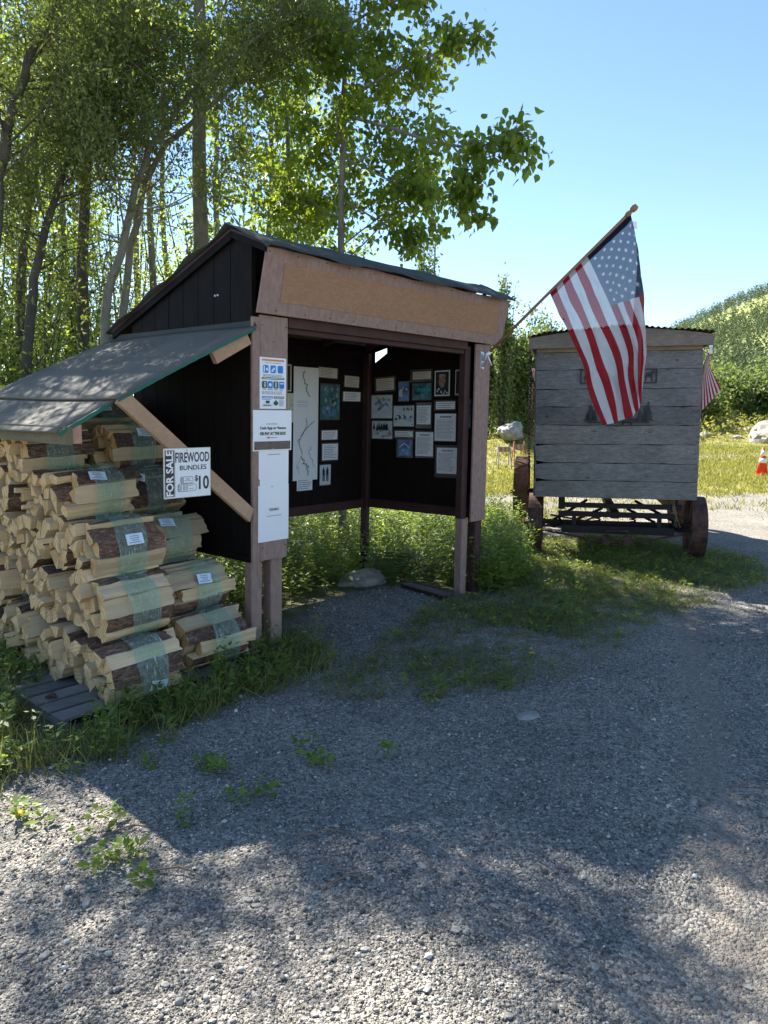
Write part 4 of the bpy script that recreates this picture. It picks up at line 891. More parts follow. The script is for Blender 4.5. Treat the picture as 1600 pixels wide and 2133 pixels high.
def wheel(l, d, r, tw, name='wheel', yaw=0.0, lit=False):
    w_ = empty(name, (0, 0, 0)); w_.parent = wagon
    c = W(l, d, r); c[2] = r - .01; ax = LT * math.cos(yaw) + AX * math.sin(yaw); fw = np.cross(Z, ax)
    def P(rad, t, x): return c + rad * (math.cos(t) * fw + math.sin(t) * Z) + ax * x
    n = 40; mb = MB(); vs = []
    prof_ = [(r, -tw / 2), (r, -tw / 2 + .004), (r * 1.004, 0), (r, tw / 2 - .004), (r, tw / 2), (r - .022, tw / 2), (r - .014, tw / 2 - .018), (r - .014, -tw / 2 + .018), (r - .022, -tw / 2)]
    for k_ in range(n):
        for (rad, x) in prof_: vs.append(P(rad, 2 * math.pi * k_ / n, x))
    m_ = len(prof_); fs = [(k_ * m_ + j, k_ * m_ + (j + 1) % m_, ((k_ + 1) % n) * m_ + (j + 1) % m_, ((k_ + 1) % n) * m_ + j) for k_ in range(n) for j in range(m_)]
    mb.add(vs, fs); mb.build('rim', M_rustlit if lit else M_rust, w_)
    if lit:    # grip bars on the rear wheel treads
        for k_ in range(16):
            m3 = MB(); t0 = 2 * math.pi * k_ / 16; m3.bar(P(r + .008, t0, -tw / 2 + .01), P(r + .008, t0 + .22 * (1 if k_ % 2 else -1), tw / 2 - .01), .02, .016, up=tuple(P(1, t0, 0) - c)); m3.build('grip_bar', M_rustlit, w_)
    mb = MB(); mb.tube([c - ax * tw * .7, c + ax * tw * .7], .055, 14); mb.tube([c - ax * tw * .85, c + ax * tw * .85], .03, 12); mb.build('hub', M_rust, w_)
    for k_ in range(12):
        t = 2 * math.pi * k_ / 12; s_ = (.4 if k_ % 2 else -.4) * tw; m3 = MB(); m3.tube([P(.05, t, s_), P(r - .014, t + .12, s_ * .6)], .0085, 6); m3.build('spoke', M_rust, w_)
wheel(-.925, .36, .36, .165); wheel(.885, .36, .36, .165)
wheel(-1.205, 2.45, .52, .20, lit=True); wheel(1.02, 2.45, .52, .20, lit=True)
def wpart(name, mat, f): mb = MB(); f(mb); mb.build(name, mat, wagon)
wpart('chassis_beam', M_iron, lambda m: m.box(W, -.66, .70, .10, .16, .575, .63))
wpart('chassis_beam', M_iron, lambda m: m.box(W, -.66, .62, .06, .11, .475, .535))
for l in (-.66, .585): wpart('chassis_rail', M_iron, lambda m: m.box(W, l, l + .075, .12, WL - .2, .55, .70))
for l in (-.50, .44): wpart('bolster_strut', M_iron, lambda m: m.box(W, l, l + .045, .08, .13, .37, .475))
wpart('front_axle', M_iron, lambda m: m.box(W, -.84, .80, .32, .40, .31, .39))
wpart('front_axle', M_iron, lambda m: m.box(W, -.62, .62, .05, .09, .285, .372))
wpart('rear_axle', M_iron, lambda m: m.box(W, -1.1, .92, 2.40, 2.50, .47, .57))
wpart('truss_rod', M_rust, lambda m: m.tube([W(-.85, .10, .30), W(-.4, .06, .235), W(-.02, .04, .16), W(.4, .06, .235), W(.8, .10, .32)], .013, 6))
wpart('truss_rod', M_rust, lambda m: m.tube([W(-.75, .2, .47), W(-.35, .25, .40), W(.0, 1.2, .42)], .012, 6))
for sx in (-1, 1):
    wpart('brace_rod', M_iron, lambda m: m.bar(W(sx * .14, .5, .53), W(sx * .46, .45, .38), .02, .03)); wpart('brace_rod', M_iron, lambda m: m.bar(W(sx * .3, 1.2, .55), W(sx * .72, .4, .38), .02, .03))
    wpart('coil_spring', M_iron, lambda m: m.tube([W(sx * .2 + .035 * math.cos(t), .4 + .035 * math.sin(t), .37 + t * .0052) for t in np.linspace(0, 8 * math.pi, 40)], .009, 5))
    wpart('steering_arm', M_iron, lambda m: m.tube([W(sx * .80, .1, .36), W(sx * .70, .18, .33), W(sx * .62, .3, .36), W(sx * .66, .34, .45)], .018, 6))
wpart('drawbar_bracket', M_rust, lambda m: (m.tube([W(-.12, .03, .19), W(-.115, -.0, .33), W(.115, -.0, .33), W(.125, .03, .19)], .013, 6), m.box(W, -.16, -.075, .0, .07, .17, .27), m.box(W, .08, .165, .0, .07, .17, .27), m.box(W, -.19, .19, .03, .06, .19, .215)))
wpart('reach_pole', M_iron, lambda m: m.box(W, -.05, .05, .4, 2.4, .42, .50))
wpart('hanging_straps', M_twig, lambda m: [m.tube([W(.60 + .03 * math.sin(k_ * 3), .1, .69), W(.62 + .02 * math.sin(k_), .08, .55), W(.66 + .03 * math.cos(k_ * 2), .1, .38)], .004, 4) for k_ in range(7)])
# metal silhouettes on the planks
def wall_px(x, y): 
    P = on_plane(x, y, AX, WP); return float(np.dot(P - WP, LT)) + .01 * (P[2] - 1.5), float(P[2])
deco = empty('metal_frame_ornament', W(0, -.006, 2.0), 'black metal open frame with animal cut-outs on the upper wagon planks', 'ornament')
mb = MB(); l0, z1 = wall_px(1211, 771); l1, z0 = wall_px(1367, 797)
for (p, q) in (((l0, z0), (l1, z0)), ((l1, z0), (l1, z1)), ((l1, z1), (l0, z1)), ((l0, z1), (l0, z0))): mb.bar(W(p[0], -.012, p[1]), W(q[0], -.012, q[1]), .012, .012, up=tuple(AX))
mb.build('frame', M_iron2, deco)
for (cx, cz, s) in ((l1 - .07, z0 + .012, .12), (l0 + .08, z0 + .012, .11)):
    pr = [(-.6, 0), (-.5, 0), (-.45, .45), (.2, .45), (.25, 0), (.36, 0), (.4, .6), (.65, .75), (.6, 1.0), (.42, 1.08), (.2, .85), (-.5, .8), (-.66, .5)]
    mb = MB(); mb.prism([(cx + x * s * .6, cz + y * s) for x, y in pr], lambda x, y, t: W(x, t, y), -.014, -.008); mb.build('cut_out_animal', M_iron2, deco)
deco2 = empty('pine_tree_ornament', W(0, -.006, 1.6), 'black metal silhouette of pines and a bear on lower wagon planks', 'ornament')
def fir_poly(cx, z0, w_, h_):
    pts = [(cx - .012, z0), (cx - .012, z0 + h_ * .1)]; n = 5
    for k_ in range(n): y0 = z0 + h_ * (.1 + .8 * k_ / n); ww = w_ * (1 - k_ / n * .85) / 2; pts += [(cx - ww, y0), (cx - ww * .45, y0 + h_ * .13)]
    pts += [(cx, z0 + h_)]; r_ = [(2 * cx - x, y) for x, y in pts[:-1]][::-1]; return pts + r_
base_z = wall_px(1300, 880)[1]
for (x, w_, h_) in ((1230, .13, .21), (1238, .10, .15), (1333, .10, .15), (1349, .13, .23), (1342, .08, .17), (1224, .08, .12)):
    mb = MB(); l = wall_px(x, 880)[0]; mb.prism(fir_poly(l, base_z, w_, h_), lambda x_, y_, t: W(x_, t, y_), -.014, -.008); mb.build('metal_pine', M_iron2, deco2)
mb = MB(); la, lb = wall_px(1225, 880)[0], wall_px(1352, 880)[0]; mb.bar(W(la, -.011, base_z), W(lb, -.011, base_z - .0), .006, .012); mb.bar(W(la + .2, -.011, base_z - .035), W(lb - .22, -.011, base_z - .035), .006, .010); mb.build('base_rail', M_iron2, deco2)
mb = MB(); lc = wall_px(1309, 880)[0]; s = .1
mb.prism([(lc + x * s, base_z - .035 + y * s) for x, y in [(-.7, 0), (-.55, 0), (-.45, .3), (.1, .3), (.2, 0), (.35, 0), (.45, .4), (.8, .45), (.95, .6), (.75, .8), (.5, .85), (.1, 1.0), (-.4, .9), (-.75, .6)]], lambda x_, y_, t: W(x_, t, y_), -.014, -.008); mb.build('metal_bear', M_iron2, deco2)
# chains by the wagon's left side
def chain(px_top, px_bot, d, name, label, mat):
    p0 = at_depth(*px_top, d); p1 = at_depth(*px_bot, d); n = 44; c = empty(name, p0, label, 'chain', 'chains hanging at the wagon'); mb = MB()
    for k_ in range(n):
        ctr = p0 + (p1 - p0) * (k_ + .5) / n + np.array([.004 * math.sin(k_), 0, 0]); L = np.linalg.norm(p1 - p0) / n * .72; ang = (k_ % 2) * math.pi / 2 + .4
        hx = np.array([math.cos(ang), math.sin(ang), 0]); vz = (p0 - p1) / np.linalg.norm(p1 - p0)
        pts = [ctr + hx * .012 * math.cos(t) + vz * L * math.sin(t) for t in np.linspace(0, 2 * math.pi, 9)]
        mb.tube(pts, .0042, 4, caps=False)
    mb.build('links', mat, c)
chain((1104, 734), (1102, 984), 8.3, 'hanging_chain', 'black chain hanging from the left wagon eave to the rear wheel', M_iron)
chain((1110, 800), (1107, 920), 9.2, 'hanging_chain', 'shorter rusty chain beside the wagon wall, behind the black chain', M_rust)
# small flag hung on the wagon's right eave
def small_flag(origin, pts_px, d, label, name='small_flag'):
    r0 = empty(name, origin, label, 'flag', 'small flags on the wagon'); n_ = 13
    top_, bot_ = pts_px
    def interp(path, t):
        x = t * (len(path) - 1); i = min(int(x), len(path) - 2); f = x - i; return (path[i][0] * (1 - f) + path[i + 1][0] * f, path[i][1] * (1 - f) + path[i + 1][1] * f)
    for s_ in range(n_):
        mb = MB(); vs = []
        for k_ in range(9):
            t = k_ / 8
            for e in (s_ / n_, (s_ + 1) / n_):
                a_ = interp(top_, t); b_ = interp(bot_, t); x = a_[0] * (1 - e) + b_[0] * e; y = a_[1] * (1 - e) + b_[1] * e
                vs.append(at_depth(x, y, d + .04 * math.sin(e * 5 + t * 3)))
        mb.add(vs, [(2 * k_, 2 * k_ + 1, 2 * k_ + 3, 2 * k_ + 2) for k_ in range(8)], 0, True); mb.build('red_stripe' if s_ % 2 == 0 else 'white_stripe', C_hem_red2 if s_ % 2 == 0 else C_white, r0)
    mb = MB(); vs = []
    for k_ in range(5):
        t = k_ / 4 * .42
        for e in (.46, 1.0):
            a_ = interp(top_, t); b_ = interp(bot_, t); vs.append(at_depth(a_[0] * (1 - e) + b_[0] * e, a_[1] * (1 - e) + b_[1] * e, d - .01 + .04 * math.sin(e * 5 + t * 3)))
    mb.add(vs, [(2 * k_, 2 * k_ + 1, 2 * k_ + 3, 2 * k_ + 2) for k_ in range(4)]); mb.build('canton', C_blue, r0); return r0
C_hem_red2 = cloth_mat('red_small_flag_cloth', (.45, .015, .035), (.4, .015, .03), .05)
fo = at_depth(1482, 735, 8.6)
r0 = small_flag(fo, ([(1480, 733), (1478, 760), (1490, 785), (1503, 811)], [(1474, 735), (1463, 768), (1461, 810), (1460, 858)]), 8.6, 'small striped flag hanging from the right wagon eave')
mb = MB(); mb.box(lambda a, b, c: at_depth(1480, 700, 8.58) + np.array([a, b, c]), 0, .035, 0, .004, -.20, .02); mb.build('header_tape', M_paper, r0)
mb = MB(); pc = at_depth(1485, 726, 8.575); mb.tube([pc + np.array([.008 * math.cos(t), 0, .008 * math.sin(t)]) for t in np.linspace(0, 2 * math.pi, 9)], .003, 5); mb.build('grommet', M_trim_x, r0)
small_flag(at_depth(1111, 775, 9.6), ([(1108, 768), (1110, 785)], [(1116, 766), (1117, 800)]), 9.6, 'sliver of another flag behind the left wagon edge')

# ------------------------------------------------------------------ firewood bundles
LOGL = .42; BR = .174
def log_mesh(th0, th1, r0, r1, seed, bark_side=True):
    rs = random.Random(seed); g = .005
    arc = []
    steps = 4
    for k_ in range(steps + 1):
        t = th0 + (th1 - th0) * k_ / steps
        rr = r1 * (1 + rs.uniform(-.05, .05)) if bark_side else r1 * math.cos((th1 - th0) / 2) / max(.6, math.cos(t - (th0 + th1) / 2)) * (1 + rs.uniform(-.03, .03))
        arc.append((rr * math.cos(t), rr * math.sin(t)))
    inner = [(r0 * math.cos(th1), r0 * math.sin(th1)), (r0 * math.cos(th0), r0 * math.sin(th0))] if r0 > .03 else [(r0 * math.cos((th0 + th1) / 2), r0 * math.sin((th0 + th1) / 2))]
    poly = np.array(arc + inner); c = poly.mean(0); poly = c + (poly - c) * .965; n = len(poly)
    sh = rs.uniform(-.035, .03); L = LOGL * rs.uniform(.93, 1.03); segs = 6; vs = []; fs = []; ms = []
    for s_ in range(segs + 1):
        x = -L / 2 + sh + L * s_ / segs; sc = 1 + .05 * math.sin(s_ * 1.9 + seed); off = np.array([rs.uniform(-.003, .003), rs.uniform(-.003, .003)])
        for j, p in enumerate(poly):
            q = c + (p - c) * sc * (1 + rs.uniform(-.055, .055)) + off; xx = x + (rs.uniform(-.008, .008) if s_ in (0, segs) else 0); vs.append((xx, q[0], q[1]))
    for s_ in range(segs):
        for j in range(n):
            fs.append((s_ * n + j, s_ * n + (j + 1) % n, (s_ + 1) * n + (j + 1) % n, (s_ + 1) * n + j)); ms.append(0 if (j < steps and bark_side) else 1)
    fs.append(tuple(range(n - 1, -1, -1))); ms.append(2); fs.append(tuple(segs * n + j for j in range(n))); ms.append(2)
    me = bpy.data.meshes.new('log'); me.from_pydata(vs, [], fs)
    for mm in (M_bark, M_wood, M_end): me.materials.append(mm)
    me.polygons.foreach_set('material_index', ms); me.update(); return me
PROTO = []
for v_ in range(6):
    rs = random.Random(50 + v_); k_ = rs.choice([9, 10, 10, 11]); cuts = np.cumsum([rs.uniform(.75, 1.3) for _ in range(k_)]); cuts = cuts / cuts[-1] * 2 * math.pi; prev = 0; ms = []
    for j, t in enumerate(cuts):
        ms.append(log_mesh(prev, t, BR * rs.uniform(.52, .6), BR * rs.uniform(.88, 1.07), 100 * v_ + j, rs.random() < .48)); prev = t
    m_ = [log_mesh(q_ * math.pi / 2 + v_, (q_ + .95) * math.pi / 2 + v_, .012, BR * .52, 100 * v_ + 20 + q_, q_ == 0) for q_ in range(4)]
    PROTO.append(ms + m_)
def wrap_mesh(seed, x0=-.075, x1=.085):
    rs = random.Random(seed); n = 40; m = 9; vs = []; fs = []
    for i in range(m):
        x = x0 + (x1 - x0) * i / (m - 1)
        for j in range(n):
            t = 2 * math.pi * j / n; r_ = BR * 1.075 + .005 * math.sin(t * 7 + i) + rs.uniform(-.0025, .0025)
            vs.append((x + .006 * math.sin(t * 3 + i * .6) + .05 * math.sin(t + seed) * .3, r_ * math.cos(t), r_ * math.sin(t)))
    for i in range(m - 1):
        for j in range(n): fs.append((i * n + j, i * n + (j + 1) % n, (i + 1) * n + (j + 1) % n, (i + 1) * n + j))
    me = bpy.data.meshes.new('plastic_wrap'); me.from_pydata(vs, [], fs); me.materials.append(M_wrap); me.polygons.foreach_set('use_smooth', [True] * len(fs)); me.update(); return me
WRAPS = [wrap_mesh(s_, -.09 + .01 * s_, .085 + .012 * s_) for s_ in range(4)]
def tag_mesh(seed, ang, xo=0.0, tw=0.0):
    """a little paper tag lying on the wrap at angle ang"""
    rs = random.Random(seed); r_ = BR * 1.11; W2, H2 = .052, .032; mb = MB()
    def fr(s, t, n):
        x = (s - .5) * 2 * W2; y = (t - .5) * 2 * H2; x, y = x * math.cos(tw) - y * math.sin(tw), x * math.sin(tw) + y * math.cos(tw)
        th = ang + y / r_ * .55; rr = r_ + n + .002 * math.sin(s * 5)
        return (x + xo, rr * math.cos(th) - y * .45 * math.sin(ang), rr * math.sin(th) + y * .45 * math.cos(ang))
    K = 4; vs = [fr(i / K, j / K, 0) for j in range(K + 1) for i in range(K + 1)]; fs = [(j * (K + 1) + i, j * (K + 1) + i + 1, (j + 1) * (K + 1) + i + 1, (j + 1) * (K + 1) + i) for j in range(K) for i in range(K)]
    mb.add(vs, fs, 0); random.seed(seed)
    for (y0, y1, x0, x1) in ((.74, .86, .12, .88), (.55, .66, .3, .72), (.36, .47, .2, .8), (.17, .27, .2, .76)): bars(mb, fr, x0, y0, x1, y1, 1, .0012, 1, ragged=.05, th=.75)
    me = bpy.data.meshes.new('paper_tag'); me.from_pydata(mb.v, [], mb.f); me.materials.append(M_bluepaper); me.materials.append(M_greyink); me.polygons.foreach_set('material_index', mb.m); me.update(); return me
BG = 'shrink-wrapped firewood bundles stacked beside the shed'
bundle_n = [0]
def bundle(a, b, c, label, roll, yaw=0.0, tilt=0.0, tag=None, wrap=True, proto=None):
    i = bundle_n[0]; bundle_n[0] += 1; loc = S(a, b, c)
    # local x along U (the shed front), y backwards, z up
    M3 = Matrix((U, V, Z)).transposed().to_4x4() @ Matrix.Rotation(yaw, 4, 'Z') @ Matrix.Rotation(tilt, 4, 'Y')
    root = bpy.data.objects.new('firewood_bundle', None); COL.objects.link(root); root.matrix_world = Matrix.Translation(Vector(loc)) @ M3; root.empty_display_size = .1
    props(root, label, 'firewood bundle', BG)
    for j, m_ in enumerate(PROTO[proto if proto is not None else i % 6]):
        o = bpy.data.objects.new('log', m_); COL.objects.link(o); o.parent = root; o.rotation_euler = (roll, 0, 0); o.location = (random.gauss(0, .022), 0, 0)
    if wrap:
        o = bpy.data.objects.new('plastic_wrap', WRAPS[i % 4]); COL.objects.link(o); o.parent = root; o.rotation_euler = (roll * .7, 0, 0)
    if tag is not None:
        me = tag_mesh(i, *tag); o = bpy.data.objects.new('paper_tag', me); COL.objects.link(o); o.parent = root
    return root
random.seed(3)
A1_ = -.83; A2_ = -.34; FRT = math.pi      # tags face the front (-y): angle pi is -y, towards pi/2 is up
c1 = [(-.10, .205, 'bottom bundle of the left stack resting on the pallet, its tag low on the front'), (.06, .53, 'second bundle from the ground in the left stack, bark side under the wrap'), (.21, .85, 'third bundle up in the left stack, with a bright white tag'),
      (.58, 1.13, 'fourth bundle up in the left stack with pale split faces and a tilted tag'), (1.0, 1.37, 'top bundle of the left stack, set back under the lean-to')]
tags1 = [(FRT + .35, .03, .2), None, (FRT - .35, .02, .0), (FRT - .75, -.02, .15), (FRT - .9, .03, -.1)]
tilts1 = [.05, .03, .04, .05, .03]
for k_, (b, c, lb) in enumerate(c1): bundle(A1_ + (-.09, -.05, -.03, .0, -.06)[k_], b, c, lb, random.uniform(0, 6.28), tag=tags1[k_], tilt=-tilts1[k_], yaw=(-.05, .0, -.03, .02, .0)[k_])
c2 = [(.05, .215, 'bottom bundle of the right stack by the shed leg, glossy film over bark'), (.26, .50, 'second bundle up in the right stack with a tag on pale split wood'), (.56, .79, 'third bundle up in the right stack, dark bark logs with a high tag'),
      (.82, 1.10, 'fourth bundle up in the right stack, partly behind the for sale sign'), (.98, 1.40, 'fifth bundle up in the right stack, behind the diagonal brace'), (1.50, 1.60, 'highest bundle, tucked under the lean-to by the eave beam')]
tags2 = [None, (FRT - .5, .0, .1), (FRT - .8, -.05, .1), (FRT - .7, -.12, .4), (FRT - .6, .04, .1), (FRT - .5, -.02, .0)]
for k_, (b, c, lb) in enumerate(c2): bundle(A2_ + (.02, .0, .0, .0, -.02, .02)[k_], b, c, lb, random.uniform(0, 6.28), tag=tags2[k_], tilt=-.03, yaw=(-.02, .04, 0, .02, .03, 0)[k_])
levels = ['lowest row', 'second row', 'third row', 'fourth row', 'top row']; ordn = ['first', 'second', 'third', 'fourth', 'fifth', 'sixth', 'seventh']
for lv, (b0, c, lb) in enumerate(c1):
    n_ = (6, 6, 5, 4, 2)[lv]
    for k_ in range(1, n_ + 1):
        bundle(A1_ + random.uniform(-.09, .05), b0 + .325 * k_, c + random.uniform(-.012, .012), 'bundle of log ends, left stack, %s, %s behind the front' % (levels[lv], ordn[k_ - 1]), random.uniform(0, 6.28), yaw=random.uniform(-.09, .09), tilt=random.uniform(-.05, .05), wrap=True)
for lv, (b0, c, lb) in enumerate(c2[:5]):
    for k_ in range(1, (5, 4, 3, 3, 3)[lv] + 1): bundle(A2_ + random.uniform(-.02, .02), b0 + .33 * k_, c, 'bundle by the shed wall, right stack, %s, %s behind the front' % (levels[lv], ordn[k_ - 1]), random.uniform(0, 6.28), wrap=False)
# loose sticks poking out of the pile's left end
hts = sorted([(.52 + .09 * k_) for k_ in range(8)]); up_n = ['lowest', 'second lowest', 'third lowest', 'fourth lowest', 'fourth highest', 'third highest', 'second highest', 'highest']
for k_ in range(8):
    rs = random.Random(k_ + 400); b = rs.uniform(.5, 1.3); c = hts[k_]; w_ = rs.uniform(.022, .035); mb = MB()
    p = S(-1.13 + rs.uniform(-.05, .03), b, c); q = S(-.85, b + rs.uniform(-.03, .03), c + rs.uniform(-.02, .02)); mb.bar(p, q, w_, w_ * rs.uniform(.8, 1.5), up=tuple(norm(np.array([rs.uniform(-.4, .4), rs.uniform(-.4, .4), 1])))); o = mb.build('split_stick', M_wood)
    props(o, 'pale split stick poking from the left end of the woodpile, %s of eight' % up_n[k_], 'stick', 'sticks poking from the woodpile')
# pallet under the pile
pal = empty('wooden_pallet', S(-1.0, .3, 0), 'weathered grey wooden pallet under the left end of the woodpile', 'pallet')
rot_ = .0
def PF(a, b, c): return S(a, b, c)
for k_ in range(9):
    b0 = -.14 + .155 * k_ * 1.0; mb = MB(); mb.bevbox(PF, -1.38, -.3, b0, b0 + .125, .032, .052); mb.build('deck_board', M_pallet, pal)
for a0_ in (-1.38, -.9, -.38): mb = MB(); mb.box(PF, a0_, a0_ + .04, -.14, 1.35, -.03, .031); mb.build('stringer', M_pallet, pal)
mb = MB(); mb.tube([S(-1.28, .2, .053), S(-1.27, .21, .072)], [.035, .02], 7); o = mb.build('bark_chip', M_bark); props(o, 'small brown bark chip lying on the pallet', 'bark chip')

# ------------------------------------------------------------------ stones, boulders, plank, cone, barricades
def rock(name, c, rx, ry, rz, mat, seed, label=None, cat=None, group=None, parent=None, sub=2, kind=None):
    rs = np.random.default_rng(seed); import bmesh
    bm = bmesh.new(); bmesh.ops.create_icosphere(bm, subdivisions=sub, radius=1); off = rs.uniform(0, 50, 3)
    for v in bm.verts:
        n_ = mnoise.noise(v.co * 1.1 + Vector(off)); n2 = mnoise.noise(v.co * 3.0 + Vector(off)); v.co *= 1 + .35 * n_ + .10 * n2
        v.co.x *= rx; v.co.y *= ry; v.co.z *= rz
    me = bpy.data.meshes.new(name); bm.to_mesh(me); bm.free(); me.materials.append(mat); me.transform(Matrix.Rotation(rs.uniform(0, 6), 4, 'Z')); 
    o = bpy.data.objects.new(name, me); COL.objects.link(o); o.location = c
    if parent: o.parent = parent
    return props(o, label, cat, group, kind)
g = ground(757, 1220); rock('flat_boulder', (g[0], g[1] + .05, .04), .25, .17, .10, M_rockpale, 3, 'flat pale grey rock at the back leg under the shed', 'rock', sub=3)
g = ground(1100, 1492); rock('flat_stone', (g[0], g[1], .0), .085, .05, .016, M_rockpale, 4, 'flat pale stone set flush in the gravel lot', 'stone')
g = at_depth(1066, 882, 26); rock('grey_boulder', (g[0], g[1], 1.12), .50, .45, .34, M_rock, 8, 'grey boulder by the barricades beyond the wagon', 'boulder', sub=3)
g = ground(1588, 925); rock('pale_boulder', (24.6, 46.5, .35), 1.5, 1.2, 1.0, M_rockpale, 9, 'large pale boulder at the field edge on the right', 'boulder', sub=3)
mb = MB(); mb.bar(ground(845, 1217, .03), ground(935, 1243, .03), .12, .03); o = mb.build('fallen_plank', M_redbrown); props(o, 'short reddish plank lying in weeds below the shed', 'plank')
# individual pale stones in the gravel
stones = [(1085, 1587), (975, 1587), (1266, 1528), (1280, 1530), (1356, 1503), (1413, 1465), (1143, 1502), (1480, 1521), (1112, 1667), (510, 1876), (1030, 1892), (1132, 1870), (1133, 1866), (1332, 1673), (1444, 1673), (1556, 1755), (927, 1588), (1215, 1780), (1180, 1925), (1184, 1940), (1207, 1957), (950, 1945), (945, 1972), (1347, 2028), (1513, 2094), (1455, 2064), (1562, 2040), (45, 1990), (95, 2000), (215, 1990), (345, 2065), (335, 2110), (480, 1978), (516, 1875), (535, 1887), (455, 1925), (484, 1928), (605, 1940), (620, 1955), (655, 2110), (700, 2100), (395, 1890), (180, 1888), (530, 1998), (140, 2070), (1060, 2115), (1000, 2122), (1345, 1500), (1372, 1620), (880, 1810), (1215, 1640), (1003, 1746), (760, 1980), (830, 1905), (738, 1620), (840, 1555), (1010, 1560), (640, 1420), (1500, 1590), (1540, 1360), (1420, 1640), (1080, 1815), (1240, 2010), (890, 2060), (300, 1950), (40, 1840), (250, 1860)]
for k_, (x, y) in enumerate(stones):
    g = ground(x, y); r_ = random.uniform(.006, .013) * (1.5 if k_ % 7 == 0 else 1)
    rock('stone', (g[0], g[1], gz(g[0], g[1]) + r_ * .3), r_ * random.uniform(1.1, 1.9), r_, r_ * random.uniform(.4, .65), M_rockpale if k_ % 3 else M_rock, 60 + k_, parent=GROUND, sub=1)
# gravel pebbles in bulk
nP = 150000
yy = 1.1 + 7.2 * rng.random(nP) ** 1.9; xx = (rng.random(nP) - .5) * (1.25 * yy + .8); keep = ~inside(np.stack([xx, yy], 1), Z_UNDER) & (soft(np.stack([xx, yy], 1), Z_PILE) < .6) & ((soft(np.stack([xx, yy], 1), Z_SPARSE, .8) < .5) | (rng.random(nP) < .45))
dirtm = np.hypot((xx - 1.6) / 1.3, (yy - 1.75) / .9) < .75; keep &= ~(dirtm & (rng.random(nP) < .8)); keep &= rng.random(nP) > rut(np.stack([xx, yy], 1)) * 1.25
xx, yy = xx[keep], yy[keep]; nP = len(xx); sz = rng.lognormal(math.log(.0050), .50, nP).clip(.0025, .026) * (1 + .10 * yy)
C_ = np.stack([xx, yy, gh(np.stack([xx, yy], 1)) + sz * .12], 1); D_ = norm(np.stack([rng.normal(size=nP), rng.normal(size=nP), rng.normal(size=nP) * .2], 1)); N_ = norm(np.array([0, 0, 1.0]) + rng.normal(size=(nP, 3)) * .3)
v, f, t = scatter(PEB[0] * np.array([1, 1, .75]), PEB[1], C_, D_, N_, sz, rng.random(nP) ** 1.3, sz * rng.uniform(.55, 1, nP))
o = link_mesh('loose_gravel', np_mesh('loose_gravel', v, f, M_peb, t)); props(o, 'loose grey gravel covering the parking lot', 'gravel', None, 'stuff')
# traffic cone
g = ground(1587, 990); cone = empty('traffic_cone', g, 'orange traffic cone with two white bands on the grass at right', 'traffic cone'); gx, gy = g[0], g[1]; z0_ = gz(gx, gy)
mb = MB(); mb.box(lambda a, b, c: np.array([gx + a, gy + b, z0_ + c]), -.18, .18, -.18, .18, 0, .03); mb.build('base', M_orange, cone)
def frust(z0, z1, mat, nm, ex=0): 
    r_ = lambda z: (.145 - .118 * z / .70) * 1.12 + ex; mb = MB(); mb.tube([np.array([gx, gy, z0_ + .03 + z0 * 1.12]), np.array([gx, gy, z0_ + .03 + z1 * 1.12])], [r_(z0), r_(z1)], 20); mb.build(nm, mat, cone)
frust(0, .70, M_orange, 'body'); frust(.30, .42, M_white, 'lower_band', .002); frust(.48, .62, M_white, 'upper_band', .002)
# barricades far behind, left of the wagon
for k_, (x, y, lb) in enumerate([(1050, 915, 'left orange and white folding barricade by the grey boulder'), (1082, 918, 'right orange and white folding barricade by the grey boulder')]):
    g = at_depth(x, y, 23 + k_ * .4); g[2] = gz(g[0], g[1]) - .02; br = empty('folding_barricade', g, lb, 'barricade', 'barricades by the grey boulder')
    for sx in (-.16, .16):
        for sy in (-.3, .3): mb = MB(); mb.bar(g + np.array([sx * 1.3, sy, 0]), g + np.array([sx, sy * .1, .78]), .035, .03, up=(1, 0, 0)); mb.build('leg', M_rockpale if k_ == 0 else M_barr, br)
    for j in range(6): mb = MB(); mb.box(lambda a, b, c: g + np.array([a, b, c]), -.20 + .067 * j, -.133 + .067 * j, -.08, -.05, .52, .68); mb.build('striped_panel', M_barr if j % 2 else M_rockpale, br)

